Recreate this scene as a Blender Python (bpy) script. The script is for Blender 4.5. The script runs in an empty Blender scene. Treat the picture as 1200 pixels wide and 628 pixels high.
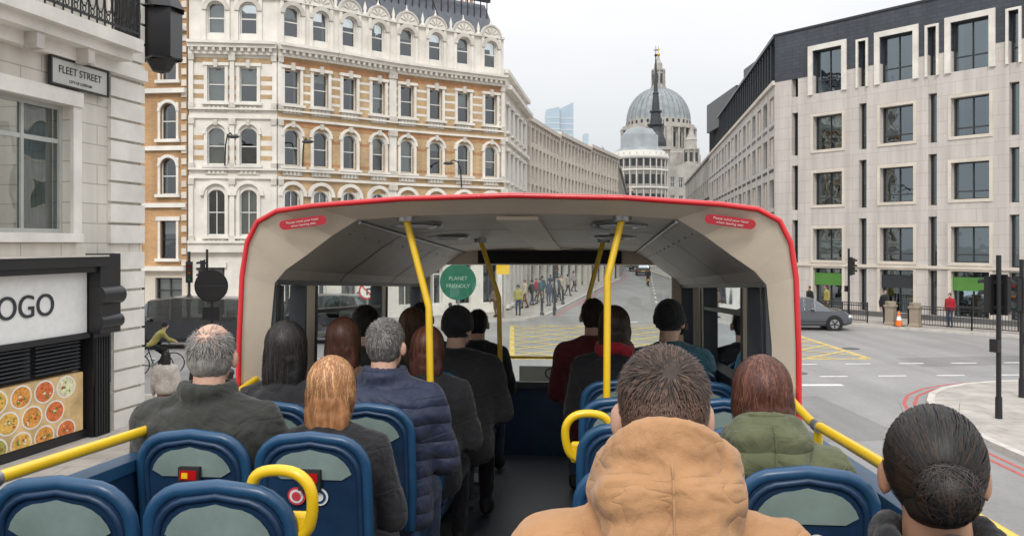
import bpy, math, random
from mathutils import Vector, Matrix
random.seed(11)
R=math.radians
V=Vector
scene=bpy.context.scene
COL=scene.collection

# ------------------------------------------------------------------ materials
def nd(nt,t,**k):
    n=nt.nodes.new(t)
    for a,b in k.items(): setattr(n,a,b)
    return n
def mat(name,col,rough=.7,metal=0,var=.12,scale=2.0,bump=0,bscale=30,spec=.4,stretch=(1,1,1),coat=0):
    m=bpy.data.materials.new(name); m.use_nodes=True; nt=m.node_tree; b=nt.nodes['Principled BSDF']
    b.inputs['Roughness'].default_value=rough; b.inputs['Metallic'].default_value=metal
    b.inputs['Specular IOR Level'].default_value=spec
    b.inputs['Coat Weight'].default_value=coat
    tc=nd(nt,'ShaderNodeTexCoord'); mp=nd(nt,'ShaderNodeMapping'); mp.inputs['Scale'].default_value=stretch
    nt.links.new(tc.outputs['Object'],mp.inputs['Vector'])
    no=nd(nt,'ShaderNodeTexNoise'); no.inputs['Scale'].default_value=scale; no.inputs['Detail'].default_value=6
    no.inputs['Roughness'].default_value=.65
    nt.links.new(mp.outputs[0],no.inputs['Vector'])
    cr=nd(nt,'ShaderNodeValToRGB'); e=cr.color_ramp.elements
    e[0].position=.3; e[1].position=.7
    e[0].color=tuple(max(0,c*(1-var)) for c in col)+(1,); e[1].color=tuple(min(1,c*(1+var)) for c in col)+(1,)
    nt.links.new(no.outputs['Fac'],cr.inputs[0]); nt.links.new(cr.outputs[0],b.inputs['Base Color'])
    if bump:
        n2=nd(nt,'ShaderNodeTexNoise'); n2.inputs['Scale'].default_value=bscale; n2.inputs['Detail'].default_value=5
        nt.links.new(mp.outputs[0],n2.inputs['Vector'])
        bp=nd(nt,'ShaderNodeBump'); bp.inputs['Strength'].default_value=bump; bp.inputs['Distance'].default_value=.02
        nt.links.new(n2.outputs['Fac'],bp.inputs['Height']); nt.links.new(bp.outputs[0],b.inputs['Normal'])
    return m
def brickmat(name,c1,c2,mortar,ax=(1,.6),bw=.5,bh=.16,var=.3,rough=.85):
    m=bpy.data.materials.new(name); m.use_nodes=True; nt=m.node_tree; b=nt.nodes['Principled BSDF']
    b.inputs['Roughness'].default_value=rough
    tc=nd(nt,'ShaderNodeTexCoord'); sp=nd(nt,'ShaderNodeSeparateXYZ'); nt.links.new(tc.outputs['Object'],sp.inputs[0])
    a=nd(nt,'ShaderNodeMath',operation='MULTIPLY'); a.inputs[1].default_value=ax[0]; nt.links.new(sp.outputs[0],a.inputs[0])
    c=nd(nt,'ShaderNodeMath',operation='MULTIPLY_ADD'); c.inputs[1].default_value=ax[1]; nt.links.new(sp.outputs[1],c.inputs[0]); nt.links.new(a.outputs[0],c.inputs[2])
    cb=nd(nt,'ShaderNodeCombineXYZ'); nt.links.new(c.outputs[0],cb.inputs[0]); nt.links.new(sp.outputs[2],cb.inputs[1])
    br=nd(nt,'ShaderNodeTexBrick'); nt.links.new(cb.outputs[0],br.inputs['Vector'])
    br.inputs['Color1'].default_value=c1+(1,); br.inputs['Color2'].default_value=c2+(1,); br.inputs['Mortar'].default_value=mortar+(1,)
    br.inputs['Scale'].default_value=1; br.inputs['Brick Width'].default_value=bw; br.inputs['Row Height'].default_value=bh; br.inputs['Mortar Size'].default_value=.012
    no=nd(nt,'ShaderNodeTexNoise'); no.inputs['Scale'].default_value=.6; no.inputs['Detail'].default_value=8; nt.links.new(tc.outputs['Object'],no.inputs['Vector'])
    mr=nd(nt,'ShaderNodeMapRange'); mr.inputs[1].default_value=.3; mr.inputs[2].default_value=.7; mr.inputs[3].default_value=1-var; mr.inputs[4].default_value=1+var*.4
    nt.links.new(no.outputs['Fac'],mr.inputs[0])
    # rain streaks: noise stretched down the wall
    mp=nd(nt,'ShaderNodeMapping'); mp.inputs['Scale'].default_value=(2.2,2.2,.12); nt.links.new(tc.outputs['Object'],mp.inputs[0])
    n2=nd(nt,'ShaderNodeTexNoise'); n2.inputs['Scale'].default_value=1.0; n2.inputs['Detail'].default_value=5; nt.links.new(mp.outputs[0],n2.inputs['Vector'])
    mr2=nd(nt,'ShaderNodeMapRange'); mr2.inputs[1].default_value=.35; mr2.inputs[2].default_value=.6; mr2.inputs[3].default_value=.86; mr2.inputs[4].default_value=1.03; nt.links.new(n2.outputs['Fac'],mr2.inputs[0])
    mm=nd(nt,'ShaderNodeMath',operation='MULTIPLY'); nt.links.new(mr.outputs[0],mm.inputs[0]); nt.links.new(mr2.outputs[0],mm.inputs[1])
    mx=nd(nt,'ShaderNodeVectorMath',operation='SCALE'); nt.links.new(br.outputs['Color'],mx.inputs[0]); nt.links.new(mm.outputs[0],mx.inputs['Scale'])
    nt.links.new(mx.outputs[0],b.inputs['Base Color'])
    return m
def glassmat(name,tint=(.6,.65,.64),gl=(.9,.95,1),ior=1.5,base=.12,rough=.02):
    m=bpy.data.materials.new(name); m.use_nodes=True; nt=m.node_tree; nt.nodes.clear()
    out=nd(nt,'ShaderNodeOutputMaterial'); tr=nd(nt,'ShaderNodeBsdfTransparent'); tr.inputs[0].default_value=tint+(1,)
    g=nd(nt,'ShaderNodeBsdfGlossy'); g.inputs['Color'].default_value=gl+(1,); g.inputs['Roughness'].default_value=rough
    fr=nd(nt,'ShaderNodeFresnel'); fr.inputs[0].default_value=ior
    ad=nd(nt,'ShaderNodeMath',operation='ADD'); ad.inputs[1].default_value=base; ad.use_clamp=True
    nt.links.new(fr.outputs[0],ad.inputs[0])
    tc=nd(nt,'ShaderNodeTexCoord'); no=nd(nt,'ShaderNodeTexNoise'); no.inputs['Scale'].default_value=.7; nt.links.new(tc.outputs['Object'],no.inputs['Vector'])
    bp=nd(nt,'ShaderNodeBump'); bp.inputs['Strength'].default_value=.25; bp.inputs['Distance'].default_value=.05
    nt.links.new(no.outputs['Fac'],bp.inputs['Height']); nt.links.new(bp.outputs[0],g.inputs['Normal'])
    mx=nd(nt,'ShaderNodeMixShader'); nt.links.new(ad.outputs[0],mx.inputs[0]); nt.links.new(tr.outputs[0],mx.inputs[1]); nt.links.new(g.outputs[0],mx.inputs[2])
    nt.links.new(mx.outputs[0],out.inputs[0]); return m
def clothmat(name,col,quilt=0,var=.2,rough=.85,bs=14,bstr=.6,fold=.5):
    m=mat(name,col,rough,var=var,scale=9,spec=.25)
    nt=m.node_tree; b=nt.nodes['Principled BSDF']
    b.inputs['Sheen Weight'].default_value=.15
    tc=nd(nt,'ShaderNodeTexCoord')
    n=nd(nt,'ShaderNodeTexNoise'); n.inputs['Scale'].default_value=bs; n.inputs['Detail'].default_value=3; n.inputs['Distortion'].default_value=1.2
    nt.links.new(tc.outputs['Object'],n.inputs['Vector'])
    n3=nd(nt,'ShaderNodeTexNoise'); n3.inputs['Scale'].default_value=350; nt.links.new(tc.outputs['Object'],n3.inputs['Vector'])
    ma=nd(nt,'ShaderNodeMath',operation='MULTIPLY_ADD'); ma.inputs[1].default_value=.07; nt.links.new(n3.outputs['Fac'],ma.inputs[0]); nt.links.new(n.outputs['Fac'],ma.inputs[2])
    h=ma.outputs[0]
    # sharp drag folds from |noise-0.5|
    mp=nd(nt,'ShaderNodeMapping'); mp.inputs['Scale'].default_value=(1,1,2.0); mp.inputs['Rotation'].default_value=(0,R(18),0); nt.links.new(tc.outputs['Object'],mp.inputs[0])
    nf=nd(nt,'ShaderNodeTexNoise'); nf.inputs['Scale'].default_value=4.2; nf.inputs['Detail'].default_value=2; nf.inputs['Distortion'].default_value=.8; nt.links.new(mp.outputs[0],nf.inputs['Vector'])
    s1=nd(nt,'ShaderNodeMath',operation='SUBTRACT'); s1.inputs[1].default_value=.5; nt.links.new(nf.outputs['Fac'],s1.inputs[0])
    s2=nd(nt,'ShaderNodeMath',operation='ABSOLUTE'); nt.links.new(s1.outputs[0],s2.inputs[0])
    s3=nd(nt,'ShaderNodeMath',operation='POWER'); s3.inputs[1].default_value=.6; nt.links.new(s2.outputs[0],s3.inputs[0])
    s4=nd(nt,'ShaderNodeMath',operation='MULTIPLY_ADD'); s4.inputs[1].default_value=fold*2.2; nt.links.new(s3.outputs[0],s4.inputs[0]); nt.links.new(h,s4.inputs[2]); h=s4.outputs[0]
    if quilt:
        w=nd(nt,'ShaderNodeTexWave'); w.bands_direction='Z'; w.inputs['Scale'].default_value=quilt; w.inputs['Distortion'].default_value=1.0; w.inputs['Detail Scale'].default_value=2
        nt.links.new(tc.outputs['Object'],w.inputs['Vector'])
        pw=nd(nt,'ShaderNodeMath',operation='POWER'); pw.inputs[1].default_value=.35; nt.links.new(w.outputs['Fac'],pw.inputs[0])
        a2=nd(nt,'ShaderNodeMath',operation='ADD'); nt.links.new(pw.outputs[0],a2.inputs[0]); nt.links.new(h,a2.inputs[1]); h=a2.outputs[0]
    bp=nd(nt,'ShaderNodeBump'); bp.inputs['Strength'].default_value=bstr; bp.inputs['Distance'].default_value=.022
    nt.links.new(h,bp.inputs['Height']); nt.links.new(bp.outputs[0],b.inputs['Normal'])
    return m
def hairmat(name,col,v=.4):
    return mat(name,col,.5,var=v,scale=60,spec=.4,stretch=(1,1,.15))

# ------------------------------------------------------------------ mesh builder
class MB:
    def __init__(s): s.v=[];s.f=[];s.mi=[];s.sm=[];s.mats=[]
    def m(s,mt):
        if mt not in s.mats: s.mats.append(mt)
        return s.mats.index(mt)
    def add(s,vs,fs,mt,smooth=False,M=None):
        o=len(s.v)
        s.v+= [tuple(M@V(p)) for p in vs] if M is not None else [tuple(p) for p in vs]
        k=s.m(mt)
        for f in fs: s.f.append([o+i for i in f]); s.mi.append(k); s.sm.append(smooth)
    def box(s,x0,x1,y0,y1,z0,z1,mt,M=None):
        vs=[(x0,y0,z0),(x1,y0,z0),(x1,y1,z0),(x0,y1,z0),(x0,y0,z1),(x1,y0,z1),(x1,y1,z1),(x0,y1,z1)]
        s.add(vs,[(0,3,2,1),(4,5,6,7),(0,1,5,4),(1,2,6,5),(2,3,7,6),(3,0,4,7)],mt,False,M)
    def quad(s,a,b,c,d,mt): s.add([a,b,c,d],[(0,1,2,3)],mt)
    def ring(s,c,ax,r,n,ph=0):
        ax=V(ax).normalized(); u=ax.cross(V((0,0,1)))
        if u.length<.05: u=ax.cross(V((0,1,0)))
        u.normalize(); w=ax.cross(u)
        return [V(c)+u*(r*math.cos(2*math.pi*i/n+ph))+w*(r*math.sin(2*math.pi*i/n+ph)) for i in range(n)]
    def cyl(s,p0,p1,r0,r1,mt,n=10,M=None,smooth=True):
        p0=V(p0);p1=V(p1);ax=p1-p0
        a=s.ring(p0,ax,r0,n);b=s.ring(p1,ax,r1,n)
        s.add(a+b,[(i,(i+1)%n,n+(i+1)%n,n+i) for i in range(n)],mt,smooth,M)
        s.add(a,[tuple(reversed(range(n)))],mt,False,M); s.add(b,[tuple(range(n))],mt,False,M)
    def sph(s,c,r,mt,n=14,m=9,M=None,rot=None):
        if not hasattr(r,'__len__'): r=(r,r,r)
        vs=[];c=V(c)
        for j in range(1,m):
            th=math.pi*j/m
            for i in range(n):
                a=2*math.pi*i/n
                p=V((r[0]*math.sin(th)*math.cos(a),r[1]*math.sin(th)*math.sin(a),r[2]*math.cos(th)))
                if rot is not None: p=rot@p
                vs.append(c+p)
        t=V((0,0,r[2]));b=V((0,0,-r[2]))
        if rot is not None: t=rot@t;b=rot@b
        vs+=[c+t,c+b];T=len(vs)-2;Bt=T+1;fs=[]
        for i in range(n):
            fs.append((T,i,(i+1)%n)); fs.append((Bt,(m-2)*n+(i+1)%n,(m-2)*n+i))
            for j in range(m-2):
                fs.append((j*n+i,(j+1)*n+i,(j+1)*n+(i+1)%n,j*n+(i+1)%n))
        s.add(vs,fs,mt,True,M)
    def caps(s,p0,p1,r0,r1,mt,n=12):
        s.cyl(p0,p1,r0,r1,mt,n); s.sph(p0,r0,mt,n,8); s.sph(p1,r1,mt,n,8)
    def tube(s,pts,r,mt,n=8,closed=False,M=None):
        pts=[V(p) for p in pts]; N=len(pts); vs=[]; prev=None
        for i,p in enumerate(pts):
            if closed: t=pts[(i+1)%N]-pts[i-1]
            else: t=pts[min(i+1,N-1)]-pts[max(i-1,0)]
            t.normalize()
            if prev is None:
                u=t.cross(V((0,0,1)))
                if u.length<.1: u=t.cross(V((0,1,0)))
            else: u=prev-t*prev.dot(t)
            u.normalize(); prev=u; w=t.cross(u)
            vs+=[p+u*(r*math.cos(2*math.pi*k/n))+w*(r*math.sin(2*math.pi*k/n)) for k in range(n)]
        fs=[]
        for i in range(N if closed else N-1):
            j=(i+1)%N
            for k in range(n): fs.append((i*n+k,i*n+(k+1)%n,j*n+(k+1)%n,j*n+k))
        s.add(vs,fs,mt,True,M)
        if not closed:
            s.add(vs[:n],[tuple(reversed(range(n)))],mt,False,M); s.add(vs[-n:],[tuple(range(n))],mt,False,M)
    def lathe(s,prof,c,mt,n=24,smooth=True,M=None):
        vs=[];c=V(c)
        for r,z in prof:
            for i in range(n):
                a=2*math.pi*i/n; vs.append(c+V((r*math.cos(a),r*math.sin(a),z)))
        fs=[]
        for j in range(len(prof)-1):
            for i in range(n): fs.append((j*n+i,j*n+(i+1)%n,(j+1)*n+(i+1)%n,(j+1)*n+i))
        s.add(vs,fs,mt,smooth,M)
    def loft(s,rings,mt,smooth=True,M=None):
        n=len(rings[0]); vs=[p for r in rings for p in r]; fs=[]
        for j in range(len(rings)-1):
            for i in range(n): fs.append((j*n+i,j*n+(i+1)%n,(j+1)*n+(i+1)%n,(j+1)*n+i))
        fs.append(tuple(reversed(range(n)))); k=(len(rings)-1)*n; fs.append(tuple(k+i for i in range(n)))
        s.add(vs,fs,mt,smooth,M)
    def prism(s,poly,z0,z1,mt,mtside=None,M=None):
        n=len(poly); vs=[(x,y,z0) for x,y in poly]+[(x,y,z1) for x,y in poly]
        s.add(vs,[tuple(range(n,2*n)),tuple(reversed(range(n)))],mt,False,M)
        s.add(vs,[(i,(i+1)%n,n+(i+1)%n,n+i) for i in range(n)],mtside or mt,False,M)
    def obj(s,name,parent=None,bevel=0,segs=2):
        me=bpy.data.meshes.new(name); me.from_pydata(s.v,[],s.f)
        for m_ in s.mats: me.materials.append(m_)
        me.polygons.foreach_set('material_index',s.mi); me.polygons.foreach_set('use_smooth',s.sm); me.update()
        o=bpy.data.objects.new(name,me); COL.objects.link(o)
        if parent: o.parent=parent
        if bevel:
            b=o.modifiers.new('b','BEVEL'); b.width=bevel; b.segments=segs; b.limit_method='ANGLE'; b.angle_limit=R(40)
        return o
def empty(name,M=None):
    e=bpy.data.objects.new(name,None); COL.objects.link(e); e.empty_display_size=.3
    if M is not None: e.matrix_world=M
    return e
def text(body,size,mt,M,parent,name='lettering',ext=.004,align='CENTER'):
    c=bpy.data.curves.new(name,'FONT'); c.body=body; c.size=size; c.extrude=ext; c.align_x=align; c.align_y='CENTER'
    c.materials.append(mt); o=bpy.data.objects.new(name,c); COL.objects.link(o)
    if parent: o.parent=parent
    o.matrix_local=M
    return o

# ------------------------------------------------------------------ palette
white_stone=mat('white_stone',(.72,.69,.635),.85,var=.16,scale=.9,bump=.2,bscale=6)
white_stone2=mat('white_stone_darker',(.56,.53,.48),.85,var=.2,scale=1.4,bump=.2,bscale=6)  # darker tone of the white stone, for keystones, brackets and carved trim
cream_stone=mat('cream_stone',(.64,.58,.50),.85,var=.14,scale=.8,bump=.2,bscale=6)
near_stone=brickmat('near_stone',(.70,.66,.59),(.66,.62,.55),(.42,.39,.34),ax=(.2,1),bw=1.1,bh=.42,var=.14)
pale_clad=brickmat('pale_cladding',(.60,.56,.525),(.575,.535,.50),(.44,.41,.385),ax=(.6,-.8),bw=1.05,bh=.66,var=.08)
yel_brick=brickmat('yellow_brick',(.60,.40,.19),(.50,.31,.135),(.50,.42,.32),bw=.24,bh=.08,var=.25)
och_brick=brickmat('ochre_brick',(.56,.30,.115),(.46,.225,.08),(.45,.36,.25),bw=.24,bh=.08,var=.3)
org_brick=brickmat('orange_brick',(.52,.23,.085),(.44,.18,.065),(.40,.3,.2),bw=.24,bh=.08,var=.2)
slate=brickmat('slate_cladding',(.05,.058,.075),(.065,.075,.092),(.03,.035,.045),ax=(.6,-.8),bw=.5,bh=.22,var=.2,rough=.5)
roof_slate=mat('roof_slate',(.10,.11,.13),.6,var=.2,scale=3)
lead=mat('lead',(.27,.295,.31),.6,var=.25,scale=.3)
darklead=mat('dark_lead',(.04,.045,.055),.5,var=.3,scale=.5)
pstone=mat('portland_stone',(.39,.37,.335),.9,var=.28,scale=.25)
pstone2=mat('weathered_stone',(.30,.285,.255),.9,var=.3,scale=.3)
dark=mat('dark_interior',(.035,.035,.033),.9,var=.5,scale=.8)
blind=mat('window_blind',(.62,.60,.55),.8,var=.1)
curtain=mat('curtain_cloth',(.36,.37,.33),.8,var=.3,scale=5,stretch=(6,6,.3))
glass=glassmat('window_glass')
bglass=glassmat('blue_glass',tint=(.28,.36,.38),gl=(.78,.92,1),base=.2)
cglass=glassmat('vehicle_glass',tint=(.25,.28,.28),base=.08)
busglass=glassmat('bus_glass',tint=(.88,.92,.90),ior=1.2,base=.05)
frame_w=mat('white_frame',(.68,.68,.65),.5,var=.05)
frame_d=mat('dark_frame',(.035,.04,.045),.4,var=.1)
black=mat('black_paint',(.015,.015,.017),.35,var=.1,spec=.5)
blackmat=mat('matt_black',(.02,.02,.022),.8,var=.1)
iron=mat('black_iron',(.02,.02,.022),.45)
steel=mat('grey_steel',(.35,.36,.37),.35,metal=.7)
yellow=mat('yellow_paint',(.78,.50,.01),.33,var=.08,scale=8,spec=.5,coat=.3)
red=mat('red_paint',(.58,.022,.028),.3,var=.05,coat=.4)
pinkred=mat('red_label',(.66,.06,.08),.4,var=.04)
beige=mat('beige_panel',(.76,.66,.53),.45,var=.08,scale=3,bump=.06,bscale=60)
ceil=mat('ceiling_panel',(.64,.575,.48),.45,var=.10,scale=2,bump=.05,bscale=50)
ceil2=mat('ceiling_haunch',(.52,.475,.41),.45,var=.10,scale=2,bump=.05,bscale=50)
navy=mat('navy_plastic',(.011,.036,.085),.40,var=.3,scale=6,spec=.5,bump=.04,bscale=120)
navy2=mat('blue_rim',(.016,.066,.145),.32,var=.2,scale=5,spec=.5)
sage=mat('sage_panel',(.22,.29,.27),.5,var=.18,scale=5)
deckm=mat('deck_floor',(.05,.06,.075),.6,var=.4,scale=25,bump=.1,bscale=200)
whitep=mat('white_paint',(.80,.80,.77),.6,var=.06,scale=6)
whitelight=mat('light_lens',(.9,.9,.88),.25,var=.02)
greenm=mat('green_sign',(.02,.14,.085),.4)
greenshop=mat('green_shopfront',(.09,.24,.05),.5)
orange=mat('orange_plastic',(.75,.16,.02),.5)
skin1=mat('skin',(.56,.34,.25),.5,var=.1,scale=20,spec=.4,bump=.05,bscale=150)
skin2=mat('skin_tan',(.40,.22,.14),.5,var=.1,scale=20,spec=.4,bump=.05,bscale=150)

# ------------------------------------------------------------------ ground, road, pavements
def asphalt(name,c,n=.18):
    m=mat(name,(c,c*.975,c*.95),.85,var=n,scale=.12,bump=.3,bscale=50)
    nt=m.node_tree; b=nt.nodes['Principled BSDF']; src=b.inputs['Base Color'].links[0].from_socket
    tc=nd(nt,'ShaderNodeTexCoord'); n2=nd(nt,'ShaderNodeTexNoise'); n2.inputs['Scale'].default_value=7; n2.inputs['Detail'].default_value=10; n2.inputs['Roughness'].default_value=.8
    nt.links.new(tc.outputs['Object'],n2.inputs['Vector'])
    mp=nd(nt,'ShaderNodeMapping'); mp.inputs['Scale'].default_value=(1.2,.08,1); mp.inputs['Rotation'].default_value=(0,0,R(6)); nt.links.new(tc.outputs['Object'],mp.inputs['Vector'])
    n3=nd(nt,'ShaderNodeTexNoise'); n3.inputs['Scale'].default_value=.8; n3.inputs['Detail'].default_value=4; nt.links.new(mp.outputs[0],n3.inputs['Vector'])
    ad=nd(nt,'ShaderNodeMath',operation='ADD'); nt.links.new(n2.outputs['Fac'],ad.inputs[0]); nt.links.new(n3.outputs['Fac'],ad.inputs[1])
    mr=nd(nt,'ShaderNodeMapRange'); mr.inputs[1].default_value=.6; mr.inputs[2].default_value=1.4; mr.inputs[3].default_value=.74; mr.inputs[4].default_value=1.2
    nt.links.new(ad.outputs[0],mr.inputs[0])
    mx=nd(nt,'ShaderNodeVectorMath',operation='SCALE'); nt.links.new(src,mx.inputs[0]); nt.links.new(mr.outputs[0],mx.inputs['Scale']); nt.links.new(mx.outputs[0],b.inputs['Base Color'])
    return m
asph=asphalt('asphalt',.265)
pave=brickmat('paving',(.44,.405,.37),(.39,.36,.325),(.26,.245,.22),ax=(1,0),bw=.9,bh=.6,var=.2)
for n in pave.node_tree.nodes:
    if n.type=='COMBXYZ':
        sp=[k for k in pave.node_tree.nodes if k.type=='SEPXYZ'][0]
        pave.node_tree.links.new(sp.outputs[1],n.inputs[1])
kerbm=mat('kerb_granite',(.52,.49,.455),.8,var=.15,scale=4)
mb=MB(); mb.quad((-1500,-1500,0),(1500,-1500,0),(1500,2500,0),(-1500,2500,0),asph); mb.obj('road_ground')
def pavement(name,poly):
    mb=MB(); mb.prism(poly,-.05,.12,pave,kerbm)
    o=mb.obj(name); k=MB(); n=len(poly)
    area=sum(poly[i][0]*poly[(i+1)%n][1]-poly[(i+1)%n][0]*poly[i][1] for i in range(n))
    sg=1 if area>0 else -1
    for i in range(n):
        a=V(poly[i]+(0,));b=V(poly[(i+1)%n]+(0,)); d=(b-a); L=d.length
        if L<.01: continue
        d.normalize(); nn=V((-d.y,d.x,0))*sg
        o0=-.01*nn; k.add([a+o0+V((0,0,-.04)),b+o0+V((0,0,-.04)),b+nn*.16+V((0,0,-.04)),a+nn*.16+V((0,0,-.04)),a+o0+V((0,0,.126)),b+o0+V((0,0,.126)),b+nn*.16+V((0,0,.126)),a+nn*.16+V((0,0,.126))],[(4,5,6,7),(0,1,5,4),(2,3,7,6)],kerbm)
    k.obj('kerb',o)
    return o
KP=[(16,25.6),(14.4,25.35),(13.2,24.9),(12.2,24.2),(11.4,23.3),(10.8,22.2),(10.35,20.9),(10.05,19.4),(9.85,17.5),(9.7,12)]
LK=[(2.0,49),(4.3,60),(7.6,76),(12.4,98),(14.6,115),(17,140)]
pavement('pavement',[(9.2,-12),(40,-12),(40,30),(22,26.6)]+KP)
pavement('pavement',[(24.5,35.5),(60,28),(60,60),(30,70),(40,140),(21,140),(18.2,95),(12.8,53.5),(12.5,50.5),(13.5,47.8),(18,42.5)])
pavement('pavement',[(-30,37.5),(-12.5,37.8),(-9.5,38.6),(-5.5,41.6),(-1.5,44.6),(.8,46.4)]+LK+[(-2,140),(-2,70),(-30,60)])
pavement('pavement',[(-30,-12),(-6.6,-12),(-6.2,8),(-5.6,16),(-5.6,18.6),(-6.0,20.4),(-6.9,21.7),(-8.4,22.6),(-10.5,23.3),(-30,26)])

mk=MB(); mky=MB()
ym=mat('yellow_marking',(.56,.43,.13),.8,var=.4,scale=9); wm=mat('white_marking',(.66,.65,.62),.8,var=.25,scale=9); rm=mat('red_marking',(.42,.10,.09),.8,var=.3,scale=9)
def line(mb,a,b,w,mt,z=.004):
    a=V((a[0],a[1],z));b=V((b[0],b[1],z));d=(b-a).normalized();n=V((-d.y,d.x,0))*w/2
    mb.quad(a-n,b-n,b+n,a+n,mt)
X0,X1,Y0,Y1=0,13,31,43.5
for (a,b) in [((X0,Y0),(X1,Y0)),((X1,Y0),(X1,Y1)),((X1,Y1),(X0,Y1)),((X0,Y1),(X0,Y0))]: line(mky,a,b,.2,ym)
k=-14
while k<28:
    a0=max(X0,k); a1=min(X1,k+(Y1-Y0))
    if a1-a0>.3: line(mky,(a0,Y0+a0-k),(a1,Y0+a1-k),.15,ym,.008)
    b0=max(X0,X0+X1-(k+(Y1-Y0))); b1=min(X1,X0+X1-k)
    if b1-b0>.3: line(mky,(b0,Y0+(X0+X1-k)-b0),(b1,Y0+(X0+X1-k)-b1),.15,ym,.012)
    k+=1.9
mky.obj('yellow_box_junction')
for i in range(9): line(mk,(4+i*1.9,29.3+.1*i),(4.9+i*1.9,29.35+.1*i),.15,wm)
for i in range(8): line(mk,(4+i*1.9,26.6+.1*i),(4.9+i*1.9,26.65+.1*i),.15,wm)
for i in range(7): line(mk,(4.3+i*1.7,45.5),(5.0+i*1.7,45.5),.35,wm)
for i in range(18): line(mk,(8.6+i*.78,50+i*5.0),(8.9+i*.78,52+i*5.0),.12,wm)
for i in range(9): line(mk,(-3.2+.17*i*3,2+i*3),(-3.0+.17*i*3,3.2+i*3),.12,wm)
for i in range(6): line(mk,(-16+i*2,31),(-15+i*2,31.1),.15,wm)
line(mk,(5.6,25.2),(9.8,25.3),.3,wm)
def offset_line(pts,off,w,mt,side):
    q=[]
    for i,p in enumerate(pts):
        a=V(pts[max(0,i-1)]);b=V(pts[min(len(pts)-1,i+1)]);d=(b-a).normalized();n=V((-d.y,d.x))*side
        q.append((p[0]+n.x*off,p[1]+n.y*off))
    for a,b in zip(q,q[1:]): line(mk,a,b,w,mt)
for off in (.3,.55): offset_line(KP,off,.09,rm,-1); offset_line(LK,off,.08,rm,-1)
mk.obj('road_markings')
mh=MB(); mhm=mat('manhole_iron',(.09,.09,.09),.6,var=.3,scale=20)
for (x,y,r) in [(8,34,.35),(6.5,22,.3),(13.5,34,.35),(-5,27,.3),(9.2,27.6,.35)]: mh.lathe([(0,.006),(r,.006)],(x,y,0),mhm,20)
mh.obj('manhole_covers')
mp_=MB(); pm=asphalt('asphalt_patch',.21)
for q in [((6,18),(8.6,18.3),(8.4,23.5),(6.1,23)),((14,29),(20,30),(19.6,32),(14,31.2))]: mp_.quad(*[(a,b,.003) for a,b in q],pm)
mp_.obj('road_patches')

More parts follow.
